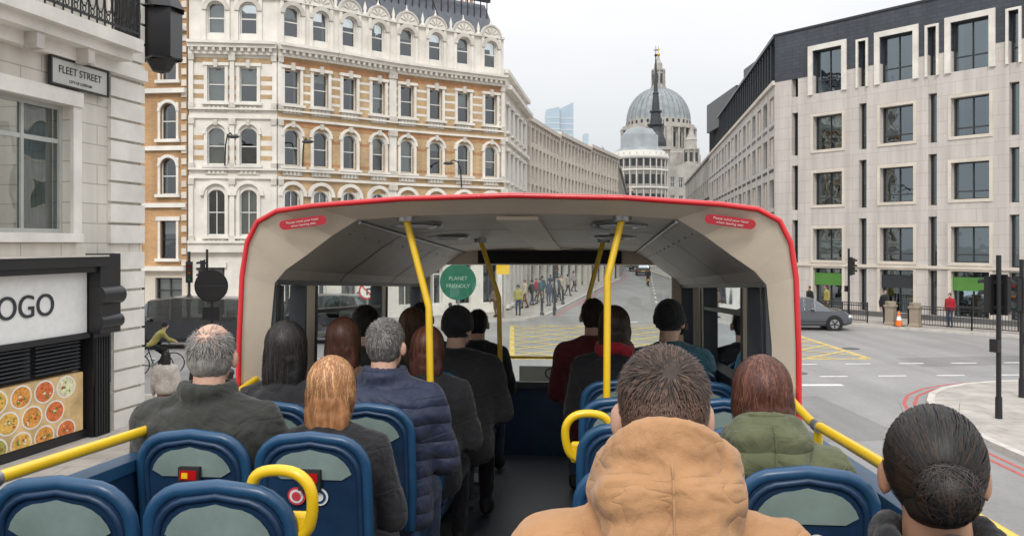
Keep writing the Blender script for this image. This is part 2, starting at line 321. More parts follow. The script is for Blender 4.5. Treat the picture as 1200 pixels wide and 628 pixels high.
# ------------------------------------------------------------------ facade helper
class Fac:
    def __init__(s,mb,A,B,zo=0):
        s.mb=mb;A=V((A[0],A[1],0));B=V((B[0],B[1],0)); d=B-A; s.L=d.length; d.normalize(); n=V((d.y,-d.x,0))
        s.A=A;s.d=d;s.n=n
        s.M=Matrix(((d.x,-n.x,0,A.x),(d.y,-n.y,0,A.y),(0,0,1,zo),(0,0,0,1)))
    def box(s,s0,s1,z0,z1,n0,n1,mt): s.mb.box(s0,s1,-n1,-n0,z0,z1,mt,s.M)
    def q(s,pts,mt): s.mb.add([(a,-n,z) for a,z,n in pts],[tuple(range(len(pts)))],mt,False,s.M)
    def wall(s,zb,zt,cols,rows,mt,th=.3,s0=0,s1=None):
        s1=s.L if s1 is None else s1
        cols=sorted(cols); e=s0
        for a,b in cols:
            if a>e: s.box(e,a,zb,zt,-th,0,mt)
            z=zb
            for c,d in sorted(rows):
                if c>z: s.box(a,b,z,c,-th,0,mt)
                z=d
            if zt>z: s.box(a,b,z,zt,-th,0,mt)
            e=b
        if s1>e: s.box(e,s1,zb,zt,-th,0,mt)
    def bands(s,cols,z0,z1,n0,n1,mt):
        e=0
        for a,b in sorted(cols):
            if a-e>.02: s.box(e,a,z0,z1,n0,n1,mt)
            e=b
        if s.L-e>.02: s.box(e,s.L,z0,z1,n0,n1,mt)
    def window(s,a,b,c,d,fr=frame_w,gl=glass,mull=1,trans=(.5,),dep=.2,fw=.06,bl=.5):
        s.q([(a,c,-dep),(b,c,-dep),(b,d,-dep),(a,d,-dep)],gl)
        f0,f1=-dep+.01,-dep+.07
        s.box(a,a+fw,c,d,f0,f1,fr);s.box(b-fw,b,c,d,f0,f1,fr);s.box(a+fw,b-fw,d-fw,d,f0,f1,fr);s.box(a+fw,b-fw,c,c+fw,f0,f1,fr)
        for i in range(1,mull+1):
            x=a+(b-a)*i/(mull+1); s.box(x-fw*.4,x+fw*.4,c+fw,d-fw,f0+.003,f1-.01,fr)
        for t in trans:
            z=c+(d-c)*t; s.box(a+fw,b-fw,z-fw*.5,z+fw*.5,f0+.006,f1-.02,fr)
        r=random.random()
        if r<bl:
            h=random.choice([.25,.35,.5,.7,1.0]); s.q([(a,d-(d-c)*h,-dep-.15),(b,d-(d-c)*h,-dep-.15),(b,d,-dep-.15),(a,d,-dep-.15)],blind)
        elif r<bl+.25:
            w=(b-a)*.22
            for x in (a,b-w): s.q([(x,c,-dep-.17),(x+w,c,-dep-.17),(x+w,d,-dep-.17),(x,d,-dep-.17)],curtain)
    def back(s,z0,z1,mt=dark,n=-1.6,s0=.0,s1=None): s.box(s0,s.L if s1 is None else s1,z0,z1,n-.4,n,mt)
    def arch(s,c,zs,r,mtfill,mtring,th=.25,rw=.16,proj=.1,zt=None,N=10):
        zt=zs+r if zt is None else zt
        for i in range(N):
            a0=math.pi-math.pi*i/N;a1=math.pi-math.pi*(i+1)/N
            x0,x1=c+r*math.cos(a0),c+r*math.cos(a1);z0,z1=zs+r*math.sin(a0),zs+r*math.sin(a1)
            if mtfill:
                s.q([(x0,z0,-.002),(x1,z1,-.002),(x1,zt,-.002),(x0,zt,-.002)],mtfill)
                s.q([(x0,z0,-.002),(x1,z1,-.002),(x1,z1,-th),(x0,z0,-th)],mtfill)
            if mtring:
                R2=r+rw; X0,X1=c+R2*math.cos(a0),c+R2*math.cos(a1);Z0,Z1=zs+R2*math.sin(a0),zs+R2*math.sin(a1)
                s.q([(x0,z0,proj),(x1,z1,proj),(X1,Z1,proj),(X0,Z0,proj)],mtring)
                s.q([(x0,z0,proj),(x1,z1,proj),(x1,z1,-.05),(x0,z0,-.05)],mtring)
                s.q([(X0,Z0,proj),(X1,Z1,proj),(X1,Z1,-.01),(X0,Z0,-.01)],mtring)

# ------------------------------------------------------------------ Victorian building (curved front)
def victorian():
    root=empty('victorian_corner_building')
    P=[(-15.9,42),(-11.7,42.5),(-9.25,44.45),(-6.6,46.9),(-3.6,49.0),(-0.5,51)]
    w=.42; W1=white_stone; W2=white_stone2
    for i in range(5):
        mb=MB(); f=Fac(mb,P[i],P[i+1],.003*i); L=f.L
        cc=[1.30,2.85] if i==0 else [L*(k+.5)/2 for k in range(2)]
        br=W1 if i==0 else yel_brick
        C=[(c-w,c+w) for c in cc]
        rows=[(4.6,6.85),(8.1,9.9),(11.2,12.9)]
        f.wall(4.2,13.5,C,rows,br)
        f.back(0,16)
        G=[(L*k/2+.42,L*(k+1)/2-.42) for k in range(2)]
        f.wall(0,4.2,G,[(.7,3.0)],W1,.4)
        for a,b in G:
            f.window(a,b,.7,3.0,frame_w if i%2 else frame_d,glass,1,(.75,),.3,.08,.55)
            f.box(a-.1,b+.1,3.0,3.25,.01,.14,W1)
        f.box(0,L,3.75,4.2,0.005,.28,W1); f.box(0,L,4.2,4.32,.006,.40,W1)
        for z,h,p in [(7.38,.14,.14),(7.8,.10,.20),(10.35,.12,.12),(10.78,.09,.18),(13.5,.3,.2),(13.8,.18,.42),(13.98,.14,.55)]:
            f.box(0,L,z,z+h,0.004,p,W1)
        if i:
            for z in (8.15,9.35,11.3,11.75,12.2,12.65): f.bands([(a-.15,b+.15) for a,b in C],z,z+.13,.0,.012,W1 if z>11 else org_brick)
            f.box(0,L,10.05,10.3,.0,.014,org_brick); f.box(0,L,13.12,13.4,.0,.014,org_brick)
        else:
            for z in (11.35,11.8,12.25,8.3,8.8,9.3): f.bands([(a-.15,b+.15) for a,b in C],z,z+.22,.0,.012,yel_brick)
            f.box(0.2,L-.2,13.1,13.35,.0,.014,yel_brick)
        k=.15
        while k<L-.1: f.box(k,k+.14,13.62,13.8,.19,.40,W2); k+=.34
        for c in cc:
            a,b=c-w,c+w
            for r,(z0,z1) in enumerate(rows):
                f.window(a,b,z0,z1,frame_w,glass,0 if r!=0 else 1,(.5,),.2,.05,.5)
                sw=.15
                f.box(a-sw,a,z0-.05,z1+.05,.0,.10,W1); f.box(b,b+sw,z0-.05,z1+.05,.0,.10,W1)
                f.box(a-.24,b+.24,z0-.18,z0-.05,.002,.22,W1)
                if r==2:
                    f.box(a-.2,b+.2,z1+.05,z1+.2,.003,.16,W1); f.box(c-.09,c+.09,z1-.05,z1+.34,.0,.22,W2)
                if r==1:
                    f.arch(c,z1-w,w,W1,None); f.arch(c,z1-w+.1,w+.08,None,W1,rw=.13,proj=.15)
                    f.box(c-.08,c+.08,z1+.1,z1+.38,.02,.24,W2)
                if r==0:
                    f.arch(c,z1-w,w,W1,None); f.arch(c,z1-w+.12,w+.16,None,W1,rw=.18,proj=.18)
                f.box(a-.1,b+.1,z0-.52,z0-.18,.0,.07,W2)
                for q in range(4):
                    x=a+(b-a)*(q+.5)/4; f.box(x-.06,x+.06,z0-.48,z0-.22,.07,.11,W1)
        pe=[0.0,L]
        if i==0: pe=[0,(cc[0]+cc[1])/2,L]
        for j,x in enumerate(pe):
            if i in (2,) and x==0: continue
            if i in (1,) and x==L: continue
            if i==4 and x==0: continue
            if i==3 and x==L: continue
            ww=.22 if x in (0,L) else .11
            x0=max(0,x-ww);x1=min(L,x+ww)
            for z0,z1 in [(4.32,7.38),(7.9,10.35),(10.87,13.5)]:
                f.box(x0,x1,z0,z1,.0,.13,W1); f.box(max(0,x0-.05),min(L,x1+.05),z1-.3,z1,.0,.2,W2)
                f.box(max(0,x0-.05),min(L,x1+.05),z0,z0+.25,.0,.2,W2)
        # attic
        f.wall(14.12,16.35,C,[(14.55,16.1)],W1,.35)
        for c in cc:
            a,b=c-w,c+w
            f.window(a,b,14.55,16.1,frame_w,glass,0,(.5,),.2,.07,.4)
            f.arch(c,16.1-w,w,W1,None); f.arch(c,16.1-w,w+.02,None,W2,rw=.22,proj=.18)
            f.arch(c,16.35,.02,None,W1,rw=.62,proj=.1); f.arch(c,16.35,.62,None,W2,rw=.1,proj=.16)
            f.arch(c,16.35,.02,None,W1,rw=.60,proj=-.2)
            for q in range(5):
                a_=R(30+30*q); f.mb.cyl((c+.1*math.cos(a_),-.12,16.42+.1*math.sin(a_)),(c+.5*math.cos(a_),-.12,16.36+.5*math.sin(a_)),.015,.04,W2,6,f.M)
            f.mb.cyl((c,.0,16.98),(c,.0,17.4),.07,.02,W1,8,f.M); f.mb.sph((c,.0,17.05),.12,W1,8,6,f.M)
            f.box(a-.24,a-.06,14.2,16.3,.0,.12,W1); f.box(b+.06,b+.24,14.2,16.3,.0,.12,W1)
            f.mb.lathe([(.13,16.35),(.16,16.5),(.06,16.6),(.10,16.8),(0,17.2)],(0,0,0),W1,8,M=f.M@Matrix.Translation((max(.1,a-.35),.1,0)))
        f.box(0,L,16.3,16.42,.003,.16,W1)
        f.q([(0,16.2,-.5),(L,16.2,-.5),(L,18.9,-2.2),(0,18.9,-2.2)],roof_slate)
        f.q([(0,18.9,-2.2),(L,18.9,-2.2),(L,19.2,-9),(0,19.2,-9)],roof_slate)
        k=.3
        while k<L: f.box(k,k+.05,17.0,19.1,-1.6,-1.55,iron); k+=.45
        f.box(0,L,18.9,19.1,-1.7,-1.5,iron)
        mb.obj('facade_bay',root)
    mb=MB(); f=Fac(mb,P[0],P[1],0)
    f.box(.3,3.9,16.5,19.5,-.8,-.3,W1)
    for c in (1.3,2.85): f.box(c-.4,c+.4,17.2,18.9,-.32,-.26,frame_d)
    for x,y,h in [(-2.9,54.5,19.9),(-8.5,49.5,20.5),(-12.5,45.5,21)]:
        mb.box(x-.45,x+.45,y-.4,y+.4,15,h-1.2,och_brick); mb.box(x-.55,x+.55,y-.5,y+.5,h-1.2,h-1.0,cream_stone)
        for k in range(3): mb.cyl((x-.3+k*.3,y,h-1.0),(x-.3+k*.3,y,h-.2),.12,.1,org_brick,8)
    mb.box(-26,-16,46,60,0,18,roof_slate)
    mb.prism([(-15.7,45.5),(-11.7,46),(-6.6,50),(-.6,54.5),(-.6,62),(-15.7,62)],0,16,dark)
    mb.obj('chimneys_and_roof',root)
victorian()

def townhouse():
    root=empty('ochre_brick_townhouse'); mb=MB(); f=Fac(mb,(-26,43.2),(-15.95,41.85),0); L=f.L
    cc=[L-.95-1.95*k for k in range(5)]; w=.42
    rows=[(3.45,5.3),(6.6,8.4),(9.3,11.1),(12.2,14.0)]
    f.wall(3.0,17.8,[(c-w,c+w) for c in cc],rows,och_brick); f.back(0,17)
    G=[(c-.7,c+.7) for c in cc]; f.wall(0,3.0,G,[(.4,2.5)],cream_stone,.35)
    for a,b in G: f.window(a,b,.4,2.5,frame_d,glass,1,(.7,),.25,.07,.1)
    for z,p in [(2.85,.3),(5.95,.16),(8.75,.14),(11.55,.25),(14.6,.4),(17.4,.5)]: f.box(0,L,z,z+.22,.004,p,white_stone)
    for c in cc:
        for r,(z0,z1) in enumerate(rows):
            f.window(c-w,c+w,z0,z1,frame_w if r else frame_d,glass,0,(.5,),.2,.05,.25)
            f.box(c-w-.12,c-w,z0,z1,0,.07,white_stone);f.box(c+w,c+w+.12,z0,z1,0,.07,white_stone)
            f.box(c-w-.22,c+w+.22,z0-.15,z0,.002,.2,white_stone)
            if r: f.arch(c,z1-w,w,och_brick,None); f.arch(c,z1-w,w,None,white_stone,rw=.15,proj=.1)
            else: f.box(c-w-.2,c+w+.2,z1,z1+.2,.002,.12,white_stone)
    for x in (0,L-.25):
        z=3.1
        while z<17.3: f.box(x,x+.25,z,z+.3,.0,.07,cream_stone); z+=.55
    mb.obj('facade',root)
townhouse()

def narrow():
    root=empty('stone_corner_building'); mb=MB(); f=Fac(mb,(-.45,51.2),(1.13,62.9),0); L=f.L
    cc=[1.2+2.1*k for k in range(6)]; w=.45; cc=[c for c in cc if c+w<L-.2]
    rows=[(4.6,6.6),(8.0,9.8),(11.0,12.6)]
    f.wall(0,14.6,[(c-w,c+w) for c in cc],[(.4,3.2)]+rows,white_stone); f.back(0,14,n=-1.0)
    for c in cc:
        for z0,z1 in rows+[(.4,3.2)]:
            f.window(c-w,c+w,z0,z1,frame_w,glass,0,(.5,)); f.box(c-w-.2,c+w+.2,z0-.15,z0,.002,.2,white_stone); f.box(c-w-.2,c+w+.2,z1,z1+.2,.002,.16,white_stone)
    for z,p in [(3.5,.35),(7.2,.2),(10.3,.2),(13.4,.45),(14.4,.25)]: f.box(0,L,z,z+.25,.004,p,white_stone)
    f.q([(0,14.6,-.3),(L,14.6,-.3),(L,16.4,-1.6),(0,16.4,-1.6)],roof_slate)
    mb.obj('facade',root)
narrow()

def finned():
    root=empty('finned_office_building')
    fin=mat('fin_cladding',(.63,.58,.51),.7,var=.1)
    P=[(1.2,63.2),(4.0,74),(7.8,86),(12.2,98.5)]; T_=[13.3,13.6,13.9,14.3]
    for i in range(3):
        mb=MB(); f=Fac(mb,P[i],P[i+1],.003*i); L=f.L; t=T_[i]
        f.box(0,L,0,t-.3,-3,-.45,frame_d)
        f.q([(0,.4,-.4),(L,.4,-.4),(L,t-.4,-.4),(0,t-.4,-.4)],bglass)
        for z in (3.0,4.4,5.8,7.2,8.6,10.0,11.4,t-.45): f.box(0,L,z,z+.36,-.4,.10,fin)
        f.box(0,L,t-.08,t+.25,-6,.32,fin)
        k=.1
        while k<L-.2: f.box(k,k+.30,3.2,t-.1,-.38,.17,fin); k+=1.35
        k=.1
        while k<L-.4: f.box(k,k+.45,0,3.0,-.3,.1,fin); k+=2.7
        mb.obj('facade_section',root)
finned()

# ------------------------------------------------------------------ right-hand modern building
def modern():
    root=empty('modern_stone_office_building')
    mb=MB(); f=Fac(mb,(16.3,52.9),(27.4,38.1),0); L=f.L
    wide=[3.64,7.85,11.75,15.9]; nar=[5.85,9.82,13.85]; w=.95;nw=.24
    C=[(c-w,c+w) for c in wide]+[(c-nw,c+nw) for c in nar]+[(1.2,1.65)]
    C.sort(); e=0; dr=mat('bronze_frame',(.05,.05,.052),.4)
    for a,b in C:
        f.box(e,a,0,14.15,-.45,0,pale_clad); e=b
        if b-a>1: R_=[(.4,2.75),(3.2,5.05),(6.45,8.35),(9.7,11.7),(13.05,14.15)]
        else: R_=[(.4,2.75),(3.0,5.6),(6.2,8.9),(9.5,12.1),(13.05,14.15)]
        z=0
        for c,d in R_:
            if c>z: f.box(a,b,z,c,-.45,-.0 if b-a>1 else -.05,pale_clad)
            z=d
        for c,d in R_[:-1]:
            f.window(a,b,c,d,dr,bglass,1 if b-a>1 else 0,(.22,) if b-a>1 else (),.4,.06,.3)
            if b-a>1:
                for (p0,p1,q0,q1) in [(a-.16,a,c-.16,d+.16),(b,b+.16,c-.16,d+.16),(a,b,d,d+.16),(a,b,c-.16,c)]: f.box(p0,p1,q0,q1,.0,.05,cream_stone)
    f.box(e,L,0,14.15,-.45,0,pale_clad)
    D=[(c-w,c+w) for c in wide]+[(c-nw,c+nw) for c in nar]; D.sort(); e=0
    for a,b in D:
        f.box(e,a,14.15,17.0,-.4,.02,slate); f.box(a,b,15.6,17.0,-.4,.02,slate)
        f.window(a,b,13.05,15.6,dr,bglass,1 if b-a>1 else 0,(.3,),.35,.06,.2); e=b
        fw=.3 if b-a>1 else .12
        for (p0,p1,q0,q1) in [(a-fw,a,13.0,15.6+fw),(b,b+fw,13.0,15.6+fw),(a,b,15.6,15.6+fw)]: f.box(p0,p1,q0,q1,.0,.12,white_stone)
    f.box(e,L,14.15,17.0,-.4,.02,slate)
    f.box(0,L,17.0,17.12,-1.2,.08,frame_d)
    f.back(0,16.6)
    for c in wide: f.box(c-w,c+w,1.75,2.45,-.30,-.14,greenshop if c in(wide[0],wide[2]) else frame_d)
    f.box(0,L,2.85,3.0,.002,.1,cream_stone); f.box(0,L,0,.4,.002,.06,mat('granite_plinth',(.12,.12,.12),.5))
    mb.obj('front_facade',root)
    mb=MB(); f=Fac(mb,(22.4,97),(16.3,52.9),.002); L=f.L
    n=int(L/2.6); C=[]
    for k in range(n): c=L*(k+.5)/n; C.append((c-.85,c+.85))
    rows=[(.5,2.9),(3.7,5.5),(6.4,8.2),(9.1,10.9),(11.8,13.4)]
    f.wall(0,14.0,C,rows,pale_clad,.4)
    for j,(a,b) in enumerate(C):
        for c,d in rows:
            f.window(a,b,c,d,dr,bglass,1,(),.3,.07,.25)
            if (j+int(c))%2: f.box(a+.05,a+.75,c+.05,d-.05,-.2,-.1,cream_stone)
        for z in (3.15,5.85,8.55,11.25): f.box(a,b,z+.12,z+.3,.0,.03,frame_d)
    f.box(0,L,14.0,14.25,-.4,.15,cream_stone)
    f.box(0,L,14.25,16.9,-1.2,-.2,slate); f.box(0,L,16.9,17.1,-1.4,.1,frame_d)
    k=.4
    while k<L-.9:
        f.q([(k,14.5,-.17),(k+.75,14.5,-.17),(k+.75,16.7,-.17),(k,16.7,-.17)],bglass); f.box(k-.1,k,14.4,16.8,-.2,.0,frame_d); k+=1.15
    f.back(0,16,n=-1.3)
    mb.obj('side_facade',root)
    mb=MB(); mb.prism([(18.6,53.6),(28.9,40.4),(40,50),(40,97),(24.8,97)],0,16.4,dark); mb.box(19,24,62,70,16,18.4,frame_d); mb.box(21,27,80,92,16,19,frame_d)
    mb.obj('core',root)
modern()

def street_end():
    for k,(a,b,h,m1) in enumerate([((12.4,99),(20,150),13.5,pstone),((21,150.5),(33,215),14,cream_stone),((30.5,150),(23,97.6),15,pstone)]):
        root=empty('stone_street_building'); mb=MB(); f=Fac(mb,a,b,0); L=f.L; n=int(L/3); C=[(L*(i+.5)/n-.7,L*(i+.5)/n+.7) for i in range(n)]
        rows=[(.5,2.9),(4,5.8),(7.2,9),(10.4,12)]
        f.wall(0,h,C,rows,m1); f.back(0,h-.5)
        for p,q in C:
            for c,d in rows: f.window(p,q,c,d)
        for z in (3.3,6.5,9.7,h-.6): f.box(0,L,z,z+.25,.003,.25,m1)
        f.q([(0,h,-.3),(L,h,-.3),(L,h+2,-2),(0,h+2,-2)],roof_slate)
        mb.obj('facade',root)
street_end()

def rounded():
    root=empty('rounded_stone_building'); mb=MB(); c=(23.6,158,0); ws=mat('rounded_stone',(.58,.56,.52),.85,var=.15,scale=.5)
    mb.lathe([(5.0,0),(5.0,19.4),(5.4,19.5),(5.4,20.1),(5.0,20.2),(4.7,21.0)],c,ws,36)
    mb.lathe([(4.7,21.0),(3.4,21.8),(3.4,24.0),(3.1,24.2),(2.4,25.2),(0,25.8)],c,lead,28)
    for z in (3.5,7,10.5,14,17.2):
        mb.lathe([(5.02,z),(5.25,z),(5.25,z+.4),(5.02,z+.4)],c,ws,36)
        for i in range(26):
            a=2*math.pi*i/26; M=Matrix.Translation(c)@Matrix.Rotation(a,4,'Z')
            mb.box(4.9,5.06,-.36,.36,z+.9,z+2.6,frame_d,M); mb.box(5.0,5.2,.5,.68,z+.4,z+3.4,ws,M)
    mb.obj('drum',root)
    mb=MB(); f=Fac(mb,(24,158),(42,175),0); L=f.L
    n=9; C=[(L*(i+.5)/n-.7,L*(i+.5)/n+.7) for i in range(n)]; rows=[(z,z+2) for z in (1,4.5,8,11.5,15)]
    f.wall(0,19,C,rows,pstone); f.back(0,18)
    for p,q in C:
        for a,b in rows: f.window(p,q,a,b)
    mb.box(18,24,160,185,0,18.5,pstone); mb.obj('wing',root)
rounded()

def spire():
    root=empty('church_spire'); mb=MB(); c=(37.4,222,0); T=Matrix.Translation(c)@Matrix.Rotation(R(10),4,'Z')
    mb.box(-2.9,2.9,-2.9,2.9,0,29,pstone2,T); mb.box(-3.2,3.2,-3.2,3.2,28.2,29,pstone,T)
    for z in (20,24): mb.box(-.7,.7,-2.95,-2.85,z,z+2.6,frame_d,T)
    mb.lathe([(2.9,29),(2.9,30.2),(2.5,31.5),(1.9,33),(1.7,34.5),(2.3,34.7),(2.3,35.1),(1.5,35.2),(1.3,38),(1.7,38.2),(1.7,38.5),(1.1,38.8),(.75,43),(.95,43.1),(.6,43.5),(.28,50),(.12,53)],(0,0,0),darklead,8,False,T)
    for i in range(8):
        a=R(45*i+22); mb.cyl((2.0*math.cos(a),2.0*math.sin(a),35.1),(2.0*math.cos(a),2.0*math.sin(a),36.2),.08,.08,darklead,6,T)
    mb.sph((0,0,53),.4,darklead,10,7,T); mb.cyl((0,0,53),(0,0,55.5),.1,.05,darklead,6,T); mb.box(-.6,.6,-.05,.05,54.2,54.4,darklead,T)
    mb.obj('tower_and_spire',root)
spire()

def cathedral():
    root=empty('domed_cathedral'); cx,cy=77.5,452; mb=MB(); c=(cx,cy,0)
    mb.lathe([(22,0),(22,50),(21,50.5),(21,52),(17.5,52.2),(17.5,63),(20,63.2),(20,64.2),(19,64.4),(19,65.5),(16.9,65.6),(16.9,68.5)],c,pstone,48,False)
    for i in range(32):
        a=2*math.pi*i/32; x,y=cx+19.3*math.cos(a),cy+19.3*math.sin(a)
        mb.cyl((x,y,52.2),(x,y,63),.62,.55,pstone,8)
        M=Matrix.Translation(c)@Matrix.Rotation(a+R(5.6),4,'Z')
        if i%4==0: mb.box(17,20,-1.3,1.3,52,63.2,pstone,M)
        mb.box(16.8,17.6,-.9,.9,53.5,61,frame_d,M); mb.box(16.5,17.0,-.6,.6,66.2,67.8,frame_d,M)
    prof=[(16.9,68.5)]+[(16.4*math.cos(R(t)),68.5+17.6*math.sin(R(t))) for t in range(0,82,6)]
    mb.lathe(prof,c,lead,64)
    for i in range(32):
        a=2*math.pi*i/32; pts=[(cx+(r+.16)*math.cos(a),cy+(r+.16)*math.sin(a),z) for r,z in prof[1:]]
        mb.tube(pts,.36,lead,5)
    mb.lathe([(4.2,85.2),(4.2,86.6),(3.6,86.8),(2.9,87.5),(2.9,95),(3.6,95.2),(3.6,96),(2.3,96.2),(2.1,99),(1.1,100.6),(.5,103)],c,pstone,16,False)
    for i in range(8):
        a=R(45*i); mb.cyl((cx+3.4*math.cos(a),cy+3.4*math.sin(a),87),(cx+3.4*math.cos(a),cy+3.4*math.sin(a),95.2),.4,.35,pstone,6)
        M=Matrix.Translation(c)@Matrix.Rotation(a+R(22),4,'Z'); mb.box(2.5,3.0,-.5,.5,88.5,93.5,frame_d,M)
    gold=mat('gilding',(.6,.4,.1),.3,metal=.8); mb.sph((cx,cy,103.9),1.0,gold,12,8); mb.box(cx-.15,cx+.15,cy-.15,cy+.15,104.6,108.5,gold); mb.box(cx-1,cx+1,cy-.1,cy+.1,106.5,106.9,gold)
    mb.obj('dome',root)
    mb=MB()
    mb.box(60,112,430,520,0,38,pstone)
    mb.box(66,112,418,431,0,33,pstone)
    for k in range(9): mb.cyl((74+k*2.9,415.5,10),(74+k*2.9,415.5,24),.75,.65,pstone,10); mb.cyl((74+k*2.9,415.5,26),(74+k*2.9,415.5,36),.6,.5,pstone,10)
    mb.box(73,98,417.7,417.9,10,36,frame_d)
    mb.box(72,99,414,418,24,26,pstone); mb.box(72,99,414,418,36,38,pstone)
    mb.prism([(72,38),(99,38),(85.5,44)],-418,-414,pstone,M=Matrix(((1,0,0,0),(0,0,-1,0),(0,1,0,0),(0,0,0,1))))
    T=Matrix.Translation((89,424,0)); mb.box(-4.2,4.2,-4.2,4.2,0,42,pstone,T); mb.box(-4.6,4.6,-4.6,4.6,42,43,pstone,T)
    mb.lathe([(3.6,43),(3.6,50),(4.2,50.3),(4.2,51),(3.0,51.3),(2.8,55),(3.1,55.3),(2.2,56.5),(1.3,58.5),(.5,60),(0,62)],(0,0,0),pstone,12,False,T)
    for i in range(8):
        a=R(45*i+12); mb.cyl((4.0*math.cos(a),4.0*math.sin(a),43),(4.0*math.cos(a),4.0*math.sin(a),50.3),.45,.4,pstone,6,T)
        mb.box(3.3,3.7,-.7,.7,44.5,49,frame_d,T@Matrix.Rotation(a+R(22),4,'Z'))
    for k in range(8): mb.box(62+k*6,63.4+k*6,417.5,430.5,18,27,frame_d)
    mb.obj('body_and_west_front',root)
cathedral()
def towers():
    tg=mat('tower_glass',(.42,.52,.60),.25,var=.12,scale=.03); tg2=mat('tower_fins',(.54,.60,.65),.4)
    for (x0,x1,y,h,sl) in [(24,33.5,600,100,2),(33.5,43.5,604,104,5),(83,88,980,130,0)]:
        root=empty('glass_skyscraper'); mb=MB()
        mb.add([(x0,y,0),(x1,y,0),(x1,y+25,0),(x0,y+25,0),(x0,y,h-sl),(x1,y,h),(x1,y+25,h),(x0,y+25,h-sl)],[(4,5,6,7),(0,1,5,4),(1,2,6,5),(2,3,7,6),(3,0,4,7)],tg)
        z=4
        while z<h-sl-3: mb.box(x0+.02,x1-.02,y-.15,y,z,z+.9,tg2); z+=4
        mb.obj('tower_body',root)
    mb=MB()
    for (x0,x1,y,h) in [(28,46,250,24),(-20,14,300,20),(100,180,300,22)]:
        mb.box(x0,x1,y,y+40,0,h,pstone2)
        for z in range(2,int(h)-2,4):
            for k in range(int((x1-x0)/3)): mb.box(x0+1+k*3,x0+2.3+k*3,y-.1,y+.05,z,z+2,frame_d)
    mb.obj('distant_buildings')
towers()

